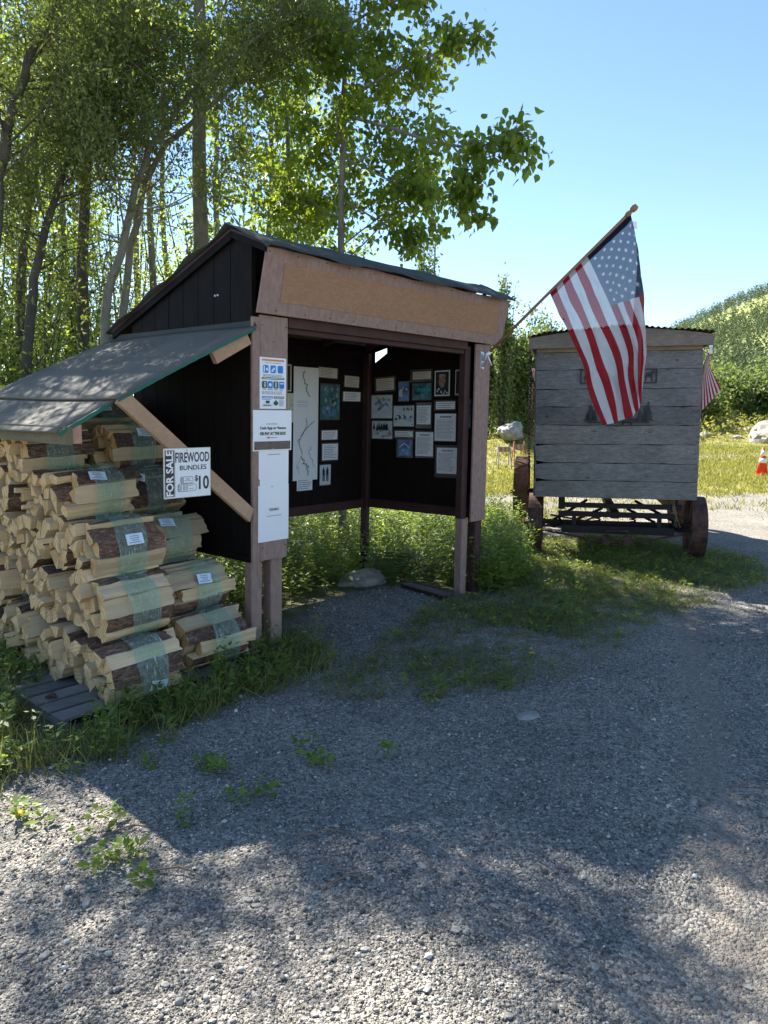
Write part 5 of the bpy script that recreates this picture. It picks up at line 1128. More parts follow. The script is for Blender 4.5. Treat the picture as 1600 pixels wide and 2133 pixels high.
# ------------------------------------------------------------------ trees
def tree(name, label, cat, base, spine, r0, leafmat, bark, leaf=LEAF4, lsize=(.05, .08), nbr=26, blen=1.6, start=.3, nleaf=9000, up=.45, spread=1.0, droop=.25, group=None, seed=0, extra=None, twig=.35, wfac=1.0, lowdense=0, clump=.10, maxtilt=1.0):
    """spine: points of the trunk relative to base"""
    rs = np.random.default_rng(seed); base = np.array(base, float); root = empty(name, base, label, cat, group); mb = MB()
    sp = np.array(spine, float)
    def spt(t): return catmull(list(sp), t)
    H = 22; pts = [base + spt(k_ / H) + (rs.normal(size=3) * .012 if 0 < k_ < H else 0) for k_ in range(H + 1)]
    rad = [r0 * (1 - .86 * (k_ / H) ** 1.0) * (1.25 if k_ == 0 else 1) for k_ in range(H + 1)]
    mb.tube(pts, rad, 10); tips = []
    Ls = np.linalg.norm(sp[-1] - sp[0])
    def grow(p, d, L, r_, lvl, n_):
        q = [p]; dd = d.copy(); m = 5
        for s_ in range(m):
            dd = norm(dd + rs.normal(size=3) * .16 + np.array([0, 0, (.10 if lvl == 0 else .0) - droop * .25 * (s_ / m)])); q.append(q[-1] + dd * L / m)
        mb.tube(q, [r_ * (1 - .75 * s_ / m) for s_ in range(m + 1)], 5 if lvl == 0 else 3, caps=False); tips.append((np.array(q), lvl))
        if lvl < 2:
            for k_ in range(n_):
                t = rs.uniform(.25, 1); i = min(int(t * m), m - 1); pp = q[i] + (q[i + 1] - q[i]) * (t * m - i)
                d2 = norm(dd * .55 + rnd_u(rs) * .95); grow(pp, d2, L * rs.uniform(.3, .55), r_ * .45, lvl + 1, max(2, n_ - 3))
    def rnd_u(r_): return norm(r_.normal(size=3))
    for b_ in range(nbr):
        t = start + (1 - start) * ((b_ + rs.random()) / nbr) ** .9; az = rs.uniform(0, 2 * math.pi); p = base + spt(min(t, .99)); L = blen * (1.05 - .65 * ((t - start) / (1 - start))) * rs.uniform(.65, 1.15)
        d = norm(np.array([math.cos(az) * spread, math.sin(az) * spread, up + rs.normal() * .25])); grow(p, d, L, max(.006, r0 * .26 * (1.1 - t)), 0, 6)
    if extra:
        for (path, r_) in extra:
            path = [np.array(q, float) for q in path]; fine = [catmull(path, k_ / 10) for k_ in range(11)]
            mb.tube(fine, [r_ * (1 - .8 * k_ / 10) for k_ in range(11)], 6, caps=False)
            for k_ in range(15):
                t = rs.uniform(.35, 1); p = catmull(path, t); d = norm(fine[-1] - fine[-3]); grow(p, norm(d * .4 + rnd_u(rs) * .8 + np.array([0, 0, -.25])), rs.uniform(.12, .30), r_ * .3, 1, 2)
            tips.append((np.array(fine[5:]), 2))
    mb.build('trunk', bark, root)
    # leaves along the twigs
    wl = np.array([[0.25, 1.0, 1.6][lv] * np.linalg.norm(q[-1] - q[0]) for q, lv in tips]); pick = rs.choice(len(tips), nleaf, p=wl / wl.sum())
    Q = np.array([q if len(q) == 6 else q[:6] for q, lv in tips]); tt = rs.uniform(.15, 1, nleaf) * 4.999; i0 = tt.astype(int); fr_ = (tt - i0)[:, None]
    a = Q[pick, i0]; b = Q[pick, i0 + 1]; C = a + (b - a) * fr_ + rs.normal(size=(nleaf, 3)) * clump * .55; dirn = norm(b - a)
    D = norm(dirn * .5 + rs.normal(size=(nleaf, 3)) * .7 + np.array([0, 0, -droop * 1.6])); Nn = norm(rs.normal(size=(nleaf, 3)) + np.array([0, 0, .6]))
    s_ = rs.uniform(lsize[0], lsize[1], nleaf); v, f, t = scatter(leaf[0], leaf[1], C, D, Nn, s_, np.clip(rs.normal(.5, .22, nleaf), 0, 1), s_ * wfac)
    me = np_mesh('crown', v - base[None], f, leafmat, t); o = bpy.data.objects.new('crown', me); COL.objects.link(o); o.parent = root
    return root
def copy_tree(src, loc, rz, sc, label):
    r_ = src.copy(); COL.objects.link(r_); r_.location = loc; r_.rotation_euler = (0, 0, rz); r_.scale = (sc, sc, sc); r_['label'] = label
    for ch in src.children: c = ch.copy(); COL.objects.link(c); c.parent = r_
    return r_
def gp(x, d, z=0.0): return np.array([(x - 800) / FPX * d * 1.0, d, z])
TG = 'trees behind and beside the shed'
# big cottonwood behind the shed
tree('cottonwood_tree', 'tall cottonwood with the thickest pale trunk rising behind the shed roof', 'tree', gp(425, 9.2), [(0, 0, 0), (.03, 0, 3), (.10, .05, 6), (.05, .1, 9.0), (.15, 0, 11.5)], .125, M_leaf, M_tbark, LEAF4, (.07, .11), 34, 2.1, .42, 10000, .5, seed=11, group=TG, droop=.35)
# slim cottonwood with big leaves on the right of the canopy, with the overhanging branch
ex = [([at_depth(735, 245, 8.3), at_depth(800, 262, 7.8), at_depth(890, 292, 7.0), at_depth(970, 306, 6.3), at_depth(1030, 296, 5.95), at_depth(1078, 262, 5.8)], .022), ([at_depth(940, 300, 6.4), at_depth(962, 330, 6.25), at_depth(972, 365, 6.2), at_depth(975, 392, 6.2)], .01),
      ([at_depth(730, 200, 8.4), at_depth(820, 150, 8.2), at_depth(900, 115, 8.0), at_depth(960, 80, 7.9), at_depth(1005, 62, 7.8)], .018),
      ([at_depth(720, 330, 8.4), at_depth(800, 370, 8.1), at_depth(850, 392, 7.9), at_depth(885, 400, 7.8)], .014),
      ([at_depth(720, 420, 8.4), at_depth(790, 460, 8.2), at_depth(840, 490, 8.0), at_depth(885, 488, 7.9)], .012),
      ([at_depth(715, 60, 8.4), at_depth(780, 20, 8.2), at_depth(850, -10, 8.0), at_depth(910, -30, 7.9)], .016)]
tree('cottonwood_tree', 'slim broad-leaved cottonwood whose branch reaches over towards the flag', 'tree', gp(712, 8.6), [(0, 0, 0), (.0, 0, 2.5), (.04, -.05, 4.6), (.10, -.1, 6.4), (.12, 0, 8.2)], .055, M_leaf, M_tbark, LEAFH, (.05, .09), 34, 1.4, .30, 13000, .35, seed=12, group=TG, droop=.5, extra=ex)
# two stemmed willow left of the shed
P7 = lambda x, y, d=7.6: at_depth(x, y, d)
b0_ = gp(212, 7.6); rel = lambda lst, b_: [tuple(np.array(q) - b_) for q in lst]
tree('willow_tree', 'grey willow stem curving right just left of the shed roof', 'tree', b0_, rel([b0_, P7(215, 700), P7(252, 520), P7(295, 350), P7(385, 210), P7(520, 90), P7(640, 0)], b0_), .055, M_willow, M_tbark, LEAFN, (.04, .07), 32, 1.3, .34, 13000, .35, seed=13, group=TG, wfac=1.25, clump=.14)
b0_ = gp(250, 7.9)
tree('willow_tree', 'second grey willow stem close beside the curving one', 'tree', b0_, rel([b0_, P7(255, 680, 7.9), P7(280, 500, 7.9), P7(320, 340, 7.9), P7(440, 220, 7.9), P7(590, 110, 7.9), P7(700, 60, 7.7)], b0_), .05, M_willow, M_tbark, LEAFN, (.04, .07), 32, 1.25, .36, 12000, .3, seed=14, group=TG, wfac=1.25, clump=.14)
# dark leaning willows on the far left
b0_ = gp(-60, 6.6)
tree('willow_tree', 'dark willow trunk leaning right at the left edge of view', 'tree', b0_, rel([b0_, P7(-20, 600, 6.6), P7(5, 330, 6.6), P7(50, 150, 6.6), P7(120, 0, 6.5), P7(210, -200, 6.3)], b0_), .07, M_willow, M_tdark, LEAFN, (.04, .068), 30, 1.3, .34, 11000, .4, seed=15, group=TG, wfac=1.25, clump=.14)
b0_ = gp(20, 7.4)
tree('willow_tree', 'dark forked willow stem rising over the lean-to roof', 'tree', b0_, rel([b0_, P7(60, 700, 7.4), P7(85, 520, 7.4), P7(140, 340, 7.4), P7(230, 190, 7.3), P7(360, 60, 7.2)], b0_), .06, M_willow, M_tdark, LEAFN, (.04, .068), 28, 1.25, .30, 11000, .4, seed=16, group=TG, wfac=1.25, clump=.14)
b0_ = gp(40, 8.4)
t_w = tree('willow_tree', 'upright dark willow left of the slim grey trunks', 'tree', b0_, rel([b0_, P7(45, 640, 8.4), P7(60, 400, 8.4), P7(95, 200, 8.4), P7(105, 0, 8.4), P7(120, -200, 8.4)], b0_), .06, M_willow, M_tdark, LEAFN, (.055, .085), 26, 1.25, .28, 8500, .5, seed=17, group=TG, wfac=1.3, clump=.14)
# slim background poplars and bushy fillers (copied)
src = tree('poplar_tree', 'slim straight poplar trunk seen between the willow and the cottonwood', 'tree', gp(330, 13.0), [(0, 0, 0), (.05, 0, 3), (0, .05, 6), (.1, 0, 9), (.05, 0, 12.0)], .085, M_leaf, M_tbark, LEAF4, (.09, .13), 30, 1.4, .50, 1500, .6, seed=21, group=TG)
src2 = tree('poplar_tree', 'loose crowned poplar behind the middle of the shed roof', 'tree', gp(560, 11.5), [(0, 0, 0), (-.05, 0, 2.5), (.1, .05, 5), (.15, 0, 7.5), (.0, 0, 9.6)], .07, M_leaf, M_tbark, LEAF4, (.08, .12), 30, 1.5, .40, 4200, .5, seed=22, group=TG)
src3 = tree('poplar_tree', 'sparse tall poplar trunk right behind the big cottonwood', 'tree', gp(470, 14.0), [(0, 0, 0), (.05, 0, 3), (-.05, .05, 6), (.1, 0, 9), (.05, 0, 12.0)], .08, M_leaf, M_tbark, LEAF4, (.09, .13), 24, 1.2, .55, 500, .6, seed=23, group=TG)
src4 = tree('cottonwood_tree', 'leafy cottonwood filling the gap behind the shed roof ridge', 'tree', gp(600, 9.8), [(0, 0, 0), (.0, 0, 2.0), (.08, .05, 4.2), (.0, .05, 6.4), (.1, 0, 8.4)], .055, M_leaf, M_tbark, LEAF4, (.06, .10), 34, 1.5, .25, 10500, .45, seed=24, group=TG, droop=.4)
spots = [(155, 13, 1.0, 'leftmost slim pale trunk behind the lean-to'), (180, 14.5, .95, 'slim pale trunk just right of the leftmost one'), (200, 12.2, .9, 'slim pale trunk beside the curving willow'), (300, 15.5, 1.1, 'slim pale trunk between the two willow stems and the roof'), (365, 16, 1.05, 'far slim trunk left of the big cottonwood'), (60, 15, 1.05, 'far poplar behind the dark forked willow'), (-40, 13, 1.0, 'far poplar at the left edge'), (640, 15, .95, 'far poplar behind the slim broad-leaved cottonwood')]
for k_, (x, d, sc, lb) in enumerate(spots): copy_tree(src3 if k_ in (3, 4) else (src if k_ % 2 == 0 else src2), gp(x, d), k_ * 1.7, sc, lb)
for k_, (x, d, sc, lb) in enumerate([(-70, 10.5, 1.0, 'far upright willow at the left edge'), (-205, 8.4, .95, 'unseen upright willow added beyond the left edge to shade the gravel'), (178, 9.4, 1.32, 'very tall willow added behind the lean-to, crown above the picture for dappled shade'), (-172, 7.7, 1.06, 'dense unseen upright willow added just outside the left edge to cast shade'), (-350, 7.5, .92, 'near unseen willow added beyond the left edge for shade'), (-310, 10.2, 1.05, 'far unseen willow added beyond the left edge for shade')]): copy_tree(t_w, gp(x, d), 2 + k_ * 1.9, sc, lb)  # every willow here but the first is added to shade the gravel
# bushes filling behind the lean-to and the shed
def bush(name, label, base, h, w_, n, leafmat, lsize, seed, group=None, leaf=LEAF4, stems=9, cat='bush', wfac=1.0, sparse=.0):
    rs = np.random.default_rng(seed); base = np.array(base, float); root = empty(name, base, label, cat, group); mb = MB(); L = []
    for s_ in range(stems):
        az = rs.uniform(0, 6.28); top = np.array([math.cos(az) * w_ * .5 * rs.uniform(.2, 1), math.sin(az) * w_ * .5 * rs.uniform(.2, 1), h * rs.uniform(.65, 1.05)]); mid = top * .5 + np.array([top[0] * .1, top[1] * .1, .08 * h])
        pts = [base, base + mid, base + top]; fine = [catmull(pts, k_ / 5) for k_ in range(6)]; mb.tube(fine, [max(.004, .006 * h) * (1 - .8 * k_ / 5) for k_ in range(6)], 4, caps=False); L.append(np.array(fine))
        for q in range(5):
            t = rs.uniform(.3, .95); p = catmull(pts, t); e = p + norm(rs.normal(size=3) + np.array([0, 0, .5])) * w_ * rs.uniform(.15, .4); f2 = [p + (e - p) * k_ / 5 for k_ in range(6)]; mb.tube([p, e], [max(.003, .003 * h), .002], 3, caps=False); L.append(np.array(f2))
    mb.build('stems', M_tdark, root); L = np.array(L); pick = rs.integers(0, len(L), n); tt = rs.uniform(.1, 1, n) * 4.999; i0 = tt.astype(int); a = L[pick, i0]; b = L[pick, i0 + 1]
    C = a + (b - a) * (tt - i0)[:, None] + rs.normal(size=(n, 3)) * np.array([w_ * .07, w_ * .07, h * .05]); C[:, 2] = np.maximum(C[:, 2], .03)
    D = norm(rs.normal(size=(n, 3)) + np.array([0, 0, .15])); Nn = norm(rs.normal(size=(n, 3)) + np.array([0, 0, .8])); s = rs.uniform(*lsize, n)
    v, f, t = scatter(leaf[0], leaf[1], C, D, Nn, s, np.clip(rs.normal(.5, .25, n), 0, 1), s * wfac); me = np_mesh('crown', v - base[None], f, leafmat, t); o = bpy.data.objects.new('crown', me); COL.objects.link(o); o.parent = root; return root
BGp = 'bushes behind the firewood'
for k_, (x, d, h, w_, lb) in enumerate([(20, 7.6, 3.0, 2.4, 'leafy bush at the left edge above the lean-to'), (130, 8.2, 2.4, 2.2, 'leafy bush behind the middle of the lean-to roof'), (260, 9.2, 2.1, 2.0, 'bush between the lean-to and the willow stems'), (-120, 8.0, 2.8, 2.4, 'tall bush beyond the left edge'), (230, 12.5, 4.6, 3.2, 'tall far bush between the pale trunks'), (90, 11.0, 4.4, 3.0, 'far bush behind the lean-to'), (-40, 10.0, 4.6, 3.0, 'tall bush at the far left behind the dark willow'), (330, 13.5, 4.8, 3.2, 'tall far bush left of the big cottonwood'), (150, 14, 6.0, 3.6, 'tallest far bush among the slim trunks'), (10, 13, 6.0, 3.6, 'tall far bush filling the left edge'), (270, 17, 7.0, 4.2, 'far thicket behind the curving willow stems'), (480, 16, 6.6, 4.0, 'far thicket behind the shed roof peak')]):
    bush('willow_bush', lb, gp(x, d), h, w_, 6500 if h > 4 else 4200, M_under if k_ % 2 else M_willow, (.05, .09), 200 + k_, BGp, LEAF4 if k_ % 2 else LEAFN, 14, wfac=1.1)

# trees and shrubs beyond, between shed and wagon
MG = 'young poplars beyond the shed'
for k_, (x, d, h, w_, lb) in enumerate([(1044, 27, 6.2, 1.0, 'thin young poplar spire right of the shed corner'), (1012, 30, 5.2, 3.4, 'dense young poplar partly behind the right post'), (1080, 31, 5.3, 3.2, 'young poplar in the middle of the gap left of the wagon'), (1108, 29, 5.2, 3.2, 'young poplar touching the wagon roof corner'), (1052, 36, 6.0, 5, 'far young poplar seen through the gap'), (1145, 32, 5.2, 3.4, 'young poplar hidden behind the wagon'), (890, 32, 9.2, 1.3, 'thin poplar top peeking over the shed roof'), (960, 30, 5.6, 3.4, 'young poplar behind the right wall of the shed')]):
    r_ = bush('young_poplar_tree', lb, gp(x, d), h, w_, 9000 if w_ > 2 else 3400, M_far, (.11, .19), 300 + k_, MG, LEAF4, 12, cat='tree')
# scrub bank right of the wagon
SG = 'alder bushes below the hillside'
rsb = random.Random(77)
for k_ in range(13):
    x = 1440 + 17 * k_ + rsb.uniform(-8, 8); d = rsb.uniform(58, 78); h = rsb.uniform(4.6, 7.2); bush('alder_bush', ['dark rounded', 'pale grey-green', 'mid green', 'tall ragged'][k_ % 4] + ' alder bush, %s from the wagon along the field edge' % ['nearest', 'second', 'third', 'fourth', 'fifth', 'sixth', 'seventh', 'eighth', 'ninth', 'tenth', 'eleventh', 'twelfth', 'last'][k_], gp(x, d), h, h * rsb.uniform(.8, 1.1), 3600, M_far, (.28, .48), 400 + k_, SG, LEAF4, 12)
for k_ in range(7):
    x = 1250 + 40 * k_; bush('alder_bush', 'alder bush behind the wagon, %s of the screened row' % ordn[k_], gp(x - 60, 52 + k_), 5.0, 5.5, 2200, M_far, (.28, .45), 430 + k_, SG, LEAF4, 8)

# ------------------------------------------------------------------ hill with forest and meadows
def crest_ang(px_): return np.interp(px_, [-3000, 700, 1050, 1200, 1400, 1440, 1480, 1520, 1560, 1600, 1800, 2200, 3500, 8000], [0, 0, .02, .065, .122, .134, .145, .157, .167, .176, .215, .25, .22, .15])
HY = 430.0
def hill_z(x, y):
    s_ = x / np.maximum(y, 1) * FPX + 800; e = crest_ang(s_); fr_ = np.clip((y - 95) / (HY - 95), 0, 1); prof_ = np.where(y <= HY, fr_ ** 1.15, 1 - .3 * np.clip((y - HY) / 400, 0, 1))
    return e * HY * prof_ + 2.0 * np.sin(x * .05 + 1) * np.sin(y * .043) * fr_ * np.clip(e * 12, 0, 1)
hx = np.linspace(-300, 1500, 181); hy = np.concatenate([np.linspace(85, 460, 90), np.linspace(470, 900, 20)]); HX, HYY = np.meshgrid(hx, hy)
HZ = hill_z(HX.ravel(), HYY.ravel()) - .35; n1 = len(hx); ii = (np.arange(len(hy) - 1)[:, None] * n1 + np.arange(n1 - 1)[None]).ravel()
def meadow(x, y):
    fr_ = (y - 95) / (HY - 95); w1 = .04 * np.sin(x * .045) + .02 * np.sin(x * .11)
    m = (np.abs(fr_ - .74 - w1) < .075) | (np.abs(fr_ - .40 - w1 * 1.3) < .055) | ((fr_ < .13))
    return m
M_hill = simple('hillside_meadow', (.22, .25, .08), .95, var=.35, scale=.09, bumps=.2, bdist=.5)
hill = link_mesh('hill', np_mesh('hill', np.stack([HX.ravel(), HYY.ravel(), HZ], 1), np.stack([ii, ii + 1, ii + n1 + 1, ii + n1], 1), M_hill, smooth=True)); props(hill, 'green hill rising to the right behind the field', None, None, 'structure')
nt_ = 7000; px_ = rng.uniform(1120, 1900, nt_); fy = 95 + (HY + 30 - 95) * rng.random(nt_) ** .8; fx = (px_ - 800) / FPX * fy; kp = ~meadow(fx, fy) | (rng.random(nt_) < .05); fx, fy = fx[kp], fy[kp]; nt_ = len(fx)
hh = rng.uniform(4, 7.5, nt_); K = 34; cx = np.repeat(fx, K); cy = np.repeat(fy, K); ch = np.repeat(hh, K); u1 = rng.random(nt_ * K); az = rng.uniform(0, 6.28, nt_ * K); rr = ch * .17 * np.sin(np.pi * np.clip(u1 * .9 + .08, 0, 1)) * np.sqrt(rng.random(nt_ * K))
zb = hill_z(cx, cy); C = np.stack([cx + rr * np.cos(az), cy + rr * np.sin(az), zb + ch * (.12 + .88 * u1)], 1); s_ = rng.uniform(.4, .85, nt_ * K)
tn = np.repeat(rng.random(nt_), K) * .6 + rng.random(nt_ * K) * .4
v, f, t = scatter(LEAF4[0], LEAF4[1], C, rnd_unit(nt_ * K), norm(rng.normal(size=(nt_ * K, 3)) + np.array([0, -.3, .7])), s_, tn, s_ * 1.3)
M_farh = leaf_mat('hill_forest_foliage', (.055, .085, .04), (.12, .155, .07), (.14, .19, .07), .2, .85)
o = link_mesh('hillside_forest', np_mesh('hillside_forest', v, f, M_farh, t)); props(o, 'forest covering the hillside in bands between meadows', 'forest', None, 'stuff')

# ------------------------------------------------------------------ grass, weeds, undergrowth
def in_zone(n, zone, bb):
    P = np.stack([rng.uniform(bb[0], bb[1], n), rng.uniform(bb[2], bb[3], n)], 1); return P[inside(P, zone)]
def blades(P, hmin, hmax, wd, per=7, sp=.03, lean_=.5):
    C = np.repeat(P, per, 0) + rng.normal(size=(len(P) * per, 2)) * sp; n = len(C); z = gh(C); D = norm(np.stack([rng.normal(size=n) * lean_, rng.normal(size=n) * lean_, np.ones(n)], 1)); Nn = norm(np.stack([rng.normal(size=n), rng.normal(size=n), np.zeros(n)], 1) + 1e-3)
    h = rng.uniform(hmin, hmax, n) * np.repeat(rng.uniform(.6, 1.1, len(P)), per); return scatter(BLADE[0], BLADE[1], np.column_stack([C, z]), D, Nn, h, np.clip(np.repeat(rng.random(len(P)), per) * .6 + rng.random(n) * .4, 0, 1), np.full(n, wd))
def weeds(P, hmin, hmax, lsize, per=16, leaf=LEAF4, spread=.10, wf=.8, tmean=.5):
    n = len(P) * per; h = rng.uniform(hmin, hmax, len(P)); az = rng.uniform(0, 6.28, len(P)); le = rng.uniform(0, .35, len(P)); t = rng.random(n) ** .8; hr = np.repeat(h, per)
    bx = np.repeat(P[:, 0], per) + np.repeat(np.cos(az) * le * h, per) * t; by = np.repeat(P[:, 1], per) + np.repeat(np.sin(az) * le * h, per) * t; z = gh(np.repeat(P, per, 0)) + .02 + hr * t
    a2 = rng.uniform(0, 6.28, n); D = np.stack([np.cos(a2), np.sin(a2), rng.uniform(-.3, .7, n)], 1); s_ = rng.uniform(*lsize, n) * (1.15 - .5 * t); C = np.stack([bx, by, z], 1) + D * .012
    stems_ = scatter(BLADE[0], BLADE[1], np.column_stack([P, gh(P)]), norm(np.stack([np.cos(az) * le, np.sin(az) * le, np.ones(len(P))], 1)), norm(np.stack([rng.normal(size=len(P)), rng.normal(size=len(P)), 0 * h], 1) + 1e-3), h * 1.02, np.full(len(P), .4), np.full(len(P), .005))
    lv = scatter(leaf[0], leaf[1], C, D, norm(rng.normal(size=(n, 3)) * .35 + np.array([0, 0, 1.])), s_, np.clip(np.repeat(rng.normal(tmean, .2, len(P)), per) + rng.normal(size=n) * .12, 0, 1), s_ * wf); return stems_, lv
# dense leafy growth behind and under the shed
Pu = in_zone(5200, Z_UNDER, (-4.5, 1.9, 5.5, 13)); near_edge = soft(Pu, Z_UNDER, .5)
keep = (rng.random(len(Pu)) < near_edge + .1)
Pu = Pu[keep]; a_s = (Pu - O[:2]) @ U[:2]; b_s = (Pu - O[:2]) @ V[:2]; floor = (a_s > -.1) & (a_s < 2.5) & (b_s > -.2) & (b_s < .95); pile_ = (a_s > -1.25) & (a_s < 0) & (b_s > -.1) & (b_s < 2.6)
Pu = Pu[~floor & ~pile_]
st, lv = weeds(Pu, .22, .60, (.045, .085), 17, LEAFN, wf=1.5); s2, l2 = weeds(Pu[::3], .12, .35, (.05, .09), 14, LEAF4, wf=.9)
v, f, t = merge([lv, l2]); o = link_mesh('undergrowth', np_mesh('undergrowth', v, f, M_under, t)); props(o, 'dense leafy undergrowth beneath and behind the shed', 'undergrowth', None, 'stuff')
v, f, t = merge([st, s2]); o = link_mesh('undergrowth_stems', np_mesh('undergrowth_stems', v, f, M_grass, t)); props(o, 'thin green stems of the undergrowth around the shed legs', 'undergrowth', None, 'stuff')
# taller clump at the shed's right leg and left of the wagon
Zr = np.array([[1.0, 6.45], [1.35, 6.8], [1.65, 7.3], [1.75, 8.4], [1.75, 9.6], [1.2, 10], [.9, 8], [.7, 6.9]]); Pr = in_zone(1500, Zr, (.6, 2.0, 6, 10.5)); Pr = Pr[(Pr[:, 0] < 1.42) | (Pr[:, 1] > 8.9)]; st, lv = weeds(Pr, .22, .62, (.05, .095), 18, LEAFN, wf=1.3)
v, f, t = merge([lv]); o = link_mesh('weeds', np_mesh('weeds', v, f, M_under, t)); props(o, 'tall leafy weeds between the shed and the wagon', 'weeds', None, 'stuff')
# weeds and grass round the pallet and along the left edge
Zf = np.array([[-4.2, 2.3], [-1.75, 2.75], [-1.2, 3.3], [-.85, 3.85], [-.45, 4.25], [-.28, 4.6], [-.45, 5.0], [-.75, 4.9], [-1.25, 4.25], [-1.75, 3.95], [-1.85, 4.3], [-2.3, 4.9], [-2.6, 5.4], [-4.2, 5.6]])
Pf = in_zone(5200, Zf, (-4.2, -.2, 2.2, 5.7)); d_ = soft(Pf, Zf, .6); Pf = Pf[rng.random(len(Pf)) < d_ * 1.2]
a_s = (Pf - O[:2]) @ U[:2]; b_s = (Pf - O[:2]) @ V[:2]; onp = ((a_s > -1.42) & (a_s < -.05) & (b_s > -.20) & (b_s < .55)) | ((a_s > -1.6) & (a_s < -1.2) & (b_s > -.35) & (b_s < .1)) | ((a_s > -1.12) & (a_s < -.05) & (b_s >= .45) & (b_s < 2.6)); Pf = Pf[~onp]
st, lv = weeds(Pf[::3], .08, .26, (.035, .075), 13, LEAFN, wf=1.6, tmean=.4); s3, l3 = weeds(Pf[1::4], .03, .14, (.05, .10), 9, LEAF4, wf=.7, tmean=.45); bl = blades(Pf[::1], .06, .24, .0055, 7, .03, .6)
v, f, t = merge([lv, l3]); o = link_mesh('weeds', np_mesh('weeds', v, f, M_under, t)); props(o, 'broad-leaved weeds in front of the firewood pallet', 'weeds', None, 'stuff')
v, f, t = merge([bl, st, s3]); o = link_mesh('grass', np_mesh('grass', v, f, M_grass, t)); props(o, 'long grass around the firewood and left edge', 'grass', None, 'stuff')
# sparse grass and low weeds over the gravel in front of the shed and wagon
Ps = in_zone(17000, Z_SPARSE, (-.5, 4.4, 4, 10)); cl = np.array([mnoise.noise(Vector((p[0] * 1.1, p[1] * 1.1, 3.0))) for p in Ps]); den = np.clip(.62 + cl * 1.4 + np.clip((Ps[:, 1] - 6.0) * .45, 0, .75), 0.02, 1) * soft(Ps, Z_SPARSE, .7); Ps = Ps[rng.random(len(Ps)) < den]
bl = blades(Ps, .025, .12, .004, 8, .035, .9); s3, l3 = weeds(Ps[::6], .01, .07, (.03, .07), 9, LEAFN, wf=1.5, tmean=.5)
v, f, t = merge([bl, s3]); o = link_mesh('grass', np_mesh('grass', v, f, M_grass, t)); props(o, 'thin patchy grass growing through the gravel below the wagon', 'grass', None, 'stuff')
v, f, t = merge([l3]); o = link_mesh('weeds', np_mesh('weeds', v, f, M_under, t)); props(o, 'low flat weeds scattered in the patchy grass', 'weeds', None, 'stuff')
Pt = np.concatenate([in_zone(2600, Z_SPARSE, (-.5, 4.4, 4, 10)), in_zone(1500, Zf, (-4.2, -.2, 2.2, 5.7))]); n = len(Pt); h_ = rng.uniform(.05, .19, n)
v, f, t = scatter(BLADE[0] * np.array([1, 1, .3]), BLADE[1], np.column_stack([Pt, gh(Pt) + .006]), norm(np.stack([rng.normal(size=n), rng.normal(size=n), rng.uniform(.0, .25, n)], 1)), np.tile([0., 0, 1], (n, 1)), h_, rng.random(n), np.full(n, .0035))
M_straw = leaf_mat('dry_straw', (.20, .155, .085), (.42, .35, .21), (.3, .25, .12), .15, .7); o = link_mesh('dry_straw', np_mesh('dry_straw', v, f, M_straw, t)); props(o, 'dry dead grass stems lying among the weeds and gravel', 'dead grass', None, 'stuff')
# stray seedlings in the gravel
sd = [(415, 1595), (450, 1612), (470, 1610), (655, 1590), (680, 1600), (810, 1575), (265, 1790), (235, 1800), (200, 1810), (300, 1858), (60, 1720), (45, 1700), (375, 1705), (495, 1665), (640, 1560), (900, 1470), (960, 1405), (1060, 1430), (1180, 1260), (1400, 1260), (1450, 1215), (330, 1590), (560, 1660), (240, 1720), (190, 1745), (870, 1400), (820, 1330), (1500, 1150), (1540, 1160)]
Pd = np.concatenate([np.array([ground(x, y)[:2]]) + rng.normal(size=(3, 2)) * .025 for x, y in sd]); st, lv = weeds(Pd, .01, .07, (.03, .065), 8, LEAFN, wf=1.6, tmean=.55)
v, f, t = merge([lv]); o = link_mesh('seedlings', np_mesh('seedlings', v, f, M_under, t)); props(o, 'stray weed seedlings sprouting in the bare gravel', 'weeds', None, 'stuff')
# far field grass
nF = 26000; yy = 11.5 + 50 * rng.random(nF) ** 1.7; xx = rng.uniform(-.1, 1.05, nF) * yy * .62; Pq = np.stack([xx, yy], 1); cl = np.sin(xx * .9) * np.sin(yy * .7) * .5 + rng.normal(size=nF) * .25; dn = field_mask(Pq) * 1.5 + cl * .5; Pq = Pq[rng.random(nF) < dn]
hs = .05 + .0035 * Pq[:, 1]; C = np.repeat(Pq, 5, 0) + rng.normal(size=(len(Pq) * 5, 2)) * .10; n = len(C); hs = np.repeat(hs, 5) * rng.uniform(.5, 1.4, n)
v, f, t = scatter(BLADE[0], BLADE[1], np.column_stack([C, gh(C)]), norm(np.stack([rng.normal(size=n) * .5, rng.normal(size=n) * .5, np.ones(n)], 1)), norm(np.stack([rng.normal(size=n), rng.normal(size=n), np.zeros(n)], 1)), hs, rng.random(n), .006 + .0007 * C[:, 1])
o = link_mesh('field_grass', np_mesh('field_grass', v, f, M_fgrass, t)); props(o, 'yellow-green grass of the sunlit field beyond the wagon', 'grass', None, 'stuff')
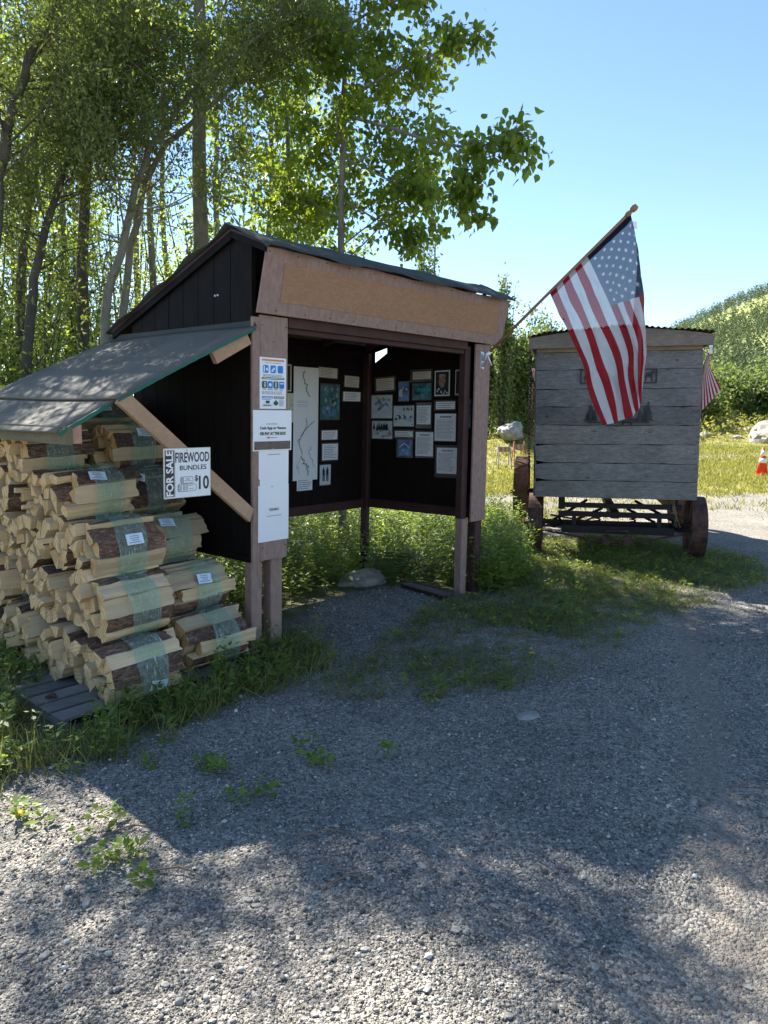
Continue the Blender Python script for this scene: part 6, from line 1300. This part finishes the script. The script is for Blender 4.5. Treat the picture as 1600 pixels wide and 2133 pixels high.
# pinkish and tall weeds on the berm
nB = 1500; bx = rng.uniform(8, 60, nB); by = 51 + .1 * bx + rng.normal(size=nB) * 4; Pb = np.stack([bx, by], 1); n = nB * 6; C = np.repeat(Pb, 6, 0) + rng.normal(size=(n, 2)) * .3; zz = gh(C) + rng.random(n) * 1.1
v, f, t = scatter(LEAF4[0], LEAF4[1], np.column_stack([C, zz]), rnd_unit(n), rnd_unit(n), rng.uniform(.15, .4, n), rng.random(n)); o = link_mesh('berm_weeds', np_mesh('berm_weeds', v, f, M_fgrass, t)); props(o, 'ragged weeds along the low bank below the bushes', 'weeds', None, 'stuff')
for k_ in range(16):
    x = 16 + 1.6 * k_ + random.uniform(-.5, .5); y = 48 + .1 * x + random.uniform(-3, 1); rock('bank_rock', (x, y, gz(x, y) + .1), random.uniform(.4, .8), .4, random.uniform(.2, .35), M_rockpale, 700 + k_, 'pale rock in the low bank, number %s from the wagon side' % ['one', 'two', 'three', 'four', 'five', 'six', 'seven', 'eight', 'nine', 'ten', 'eleven', 'twelve', 'thirteen', 'fourteen', 'fifteen', 'sixteen'][k_], 'rock', 'rocks in the low bank')
# dandelions
def dandelion(x, y, h, label):
    g = ground(x, y); z = gz(g[0], g[1]); base = np.array([g[0], g[1], z]); r_ = empty('dandelion', base, label, 'flower', 'yellow dandelions'); mb = MB(); top = base + np.array([.01, 0, h]); mb.tube([base, base + np.array([.0, 0, h * .5]), top], .0022, 5); mb.build('stem', M_under_s, r_)
    mb = MB()
    for ring, (rr, zz, n_) in enumerate(((.019, .0, 14), (.013, .004, 11), (.007, .007, 7))):
        for k_ in range(n_): t = 2 * math.pi * k_ / n_ + ring; d = np.array([math.cos(t), math.sin(t), .25]); s_ = np.array([-math.sin(t), math.cos(t), 0]) * .0028; mb.add([top + d * .003 + s_ + [0, 0, zz], top + d * rr + s_ + [0, 0, zz], top + d * rr - s_ + [0, 0, zz], top + d * .003 - s_ + [0, 0, zz]], [(0, 1, 2, 3)])
    mb.build('flower_head', M_yellow, r_)
M_under_s = simple('green_stem', (.10, .16, .04), .6, bumps=0)
dandelion(632, 1345, .10, 'yellow dandelion nearest the front left shed leg'); dandelion(1105, 1378, .05, 'yellow dandelion in the patchy grass in mid lot'); dandelion(1426, 1165, .07, 'yellow dandelion by the right front wagon wheel'); dandelion(430, 1462, .03, 'yellow bloom lying low in front of the firewood'); dandelion(38, 1715, .03, 'yellow bloom at the left edge of the gravel')
# fern under the shed and a tall seed stem by the wheel
g = ground(815, 1225); fern = empty('fern', g, 'green fern with spreading fronds beside the flat rock', 'plant')
for k_ in range(9):
    t0 = 2 * math.pi * k_ / 9 + .3; mb = MB(); pts = [g + np.array([math.cos(t0) * .34 * s_, math.sin(t0) * .34 * s_, .30 * math.sin(s_ * 2.1)]) for s_ in np.linspace(0, 1, 10)]; mb.tube(pts, .002, 3, caps=False)
    side = np.array([-math.sin(t0), math.cos(t0), 0])
    for i in range(1, 9):
        L = .075 * math.sin(i / 9 * 2.6 + .35); dd = pts[i] - pts[i - 1]
        for sg in (-1, 1): q = pts[i]; mb.add([q - dd * .3, q + side * sg * L + dd * .3, q + dd * .35, q + side * sg * L * .5 - dd * .25], [(0, 3, 1, 2)])
    mb.build('frond', M_grass, fern)
for k_, (x, y, x2, y2) in enumerate([(215, 1740, 330, 1725), (620, 1745, 740, 1738), (300, 1815, 440, 1830), (670, 1850, 780, 1830), (1010, 1465, 1075, 1455)]):
    p, q = ground(x, y, .008), ground(x2, y2, .008); m_ = (p + q) / 2 + np.array([0, .03, .012]); mb = MB(); mb.tube([p, m_, q], [.003, .0035, .0015], 5); o = mb.build('dry_twig', M_twig); props(o, ['dry twig at the left edge of the gravel', 'dry twig with small leaves in mid gravel', 'reddish twig below the left seedlings', 'short dry twig at the shade edge', 'dry twig above the flat pale stone'][k_], 'twig', 'twigs on the gravel')
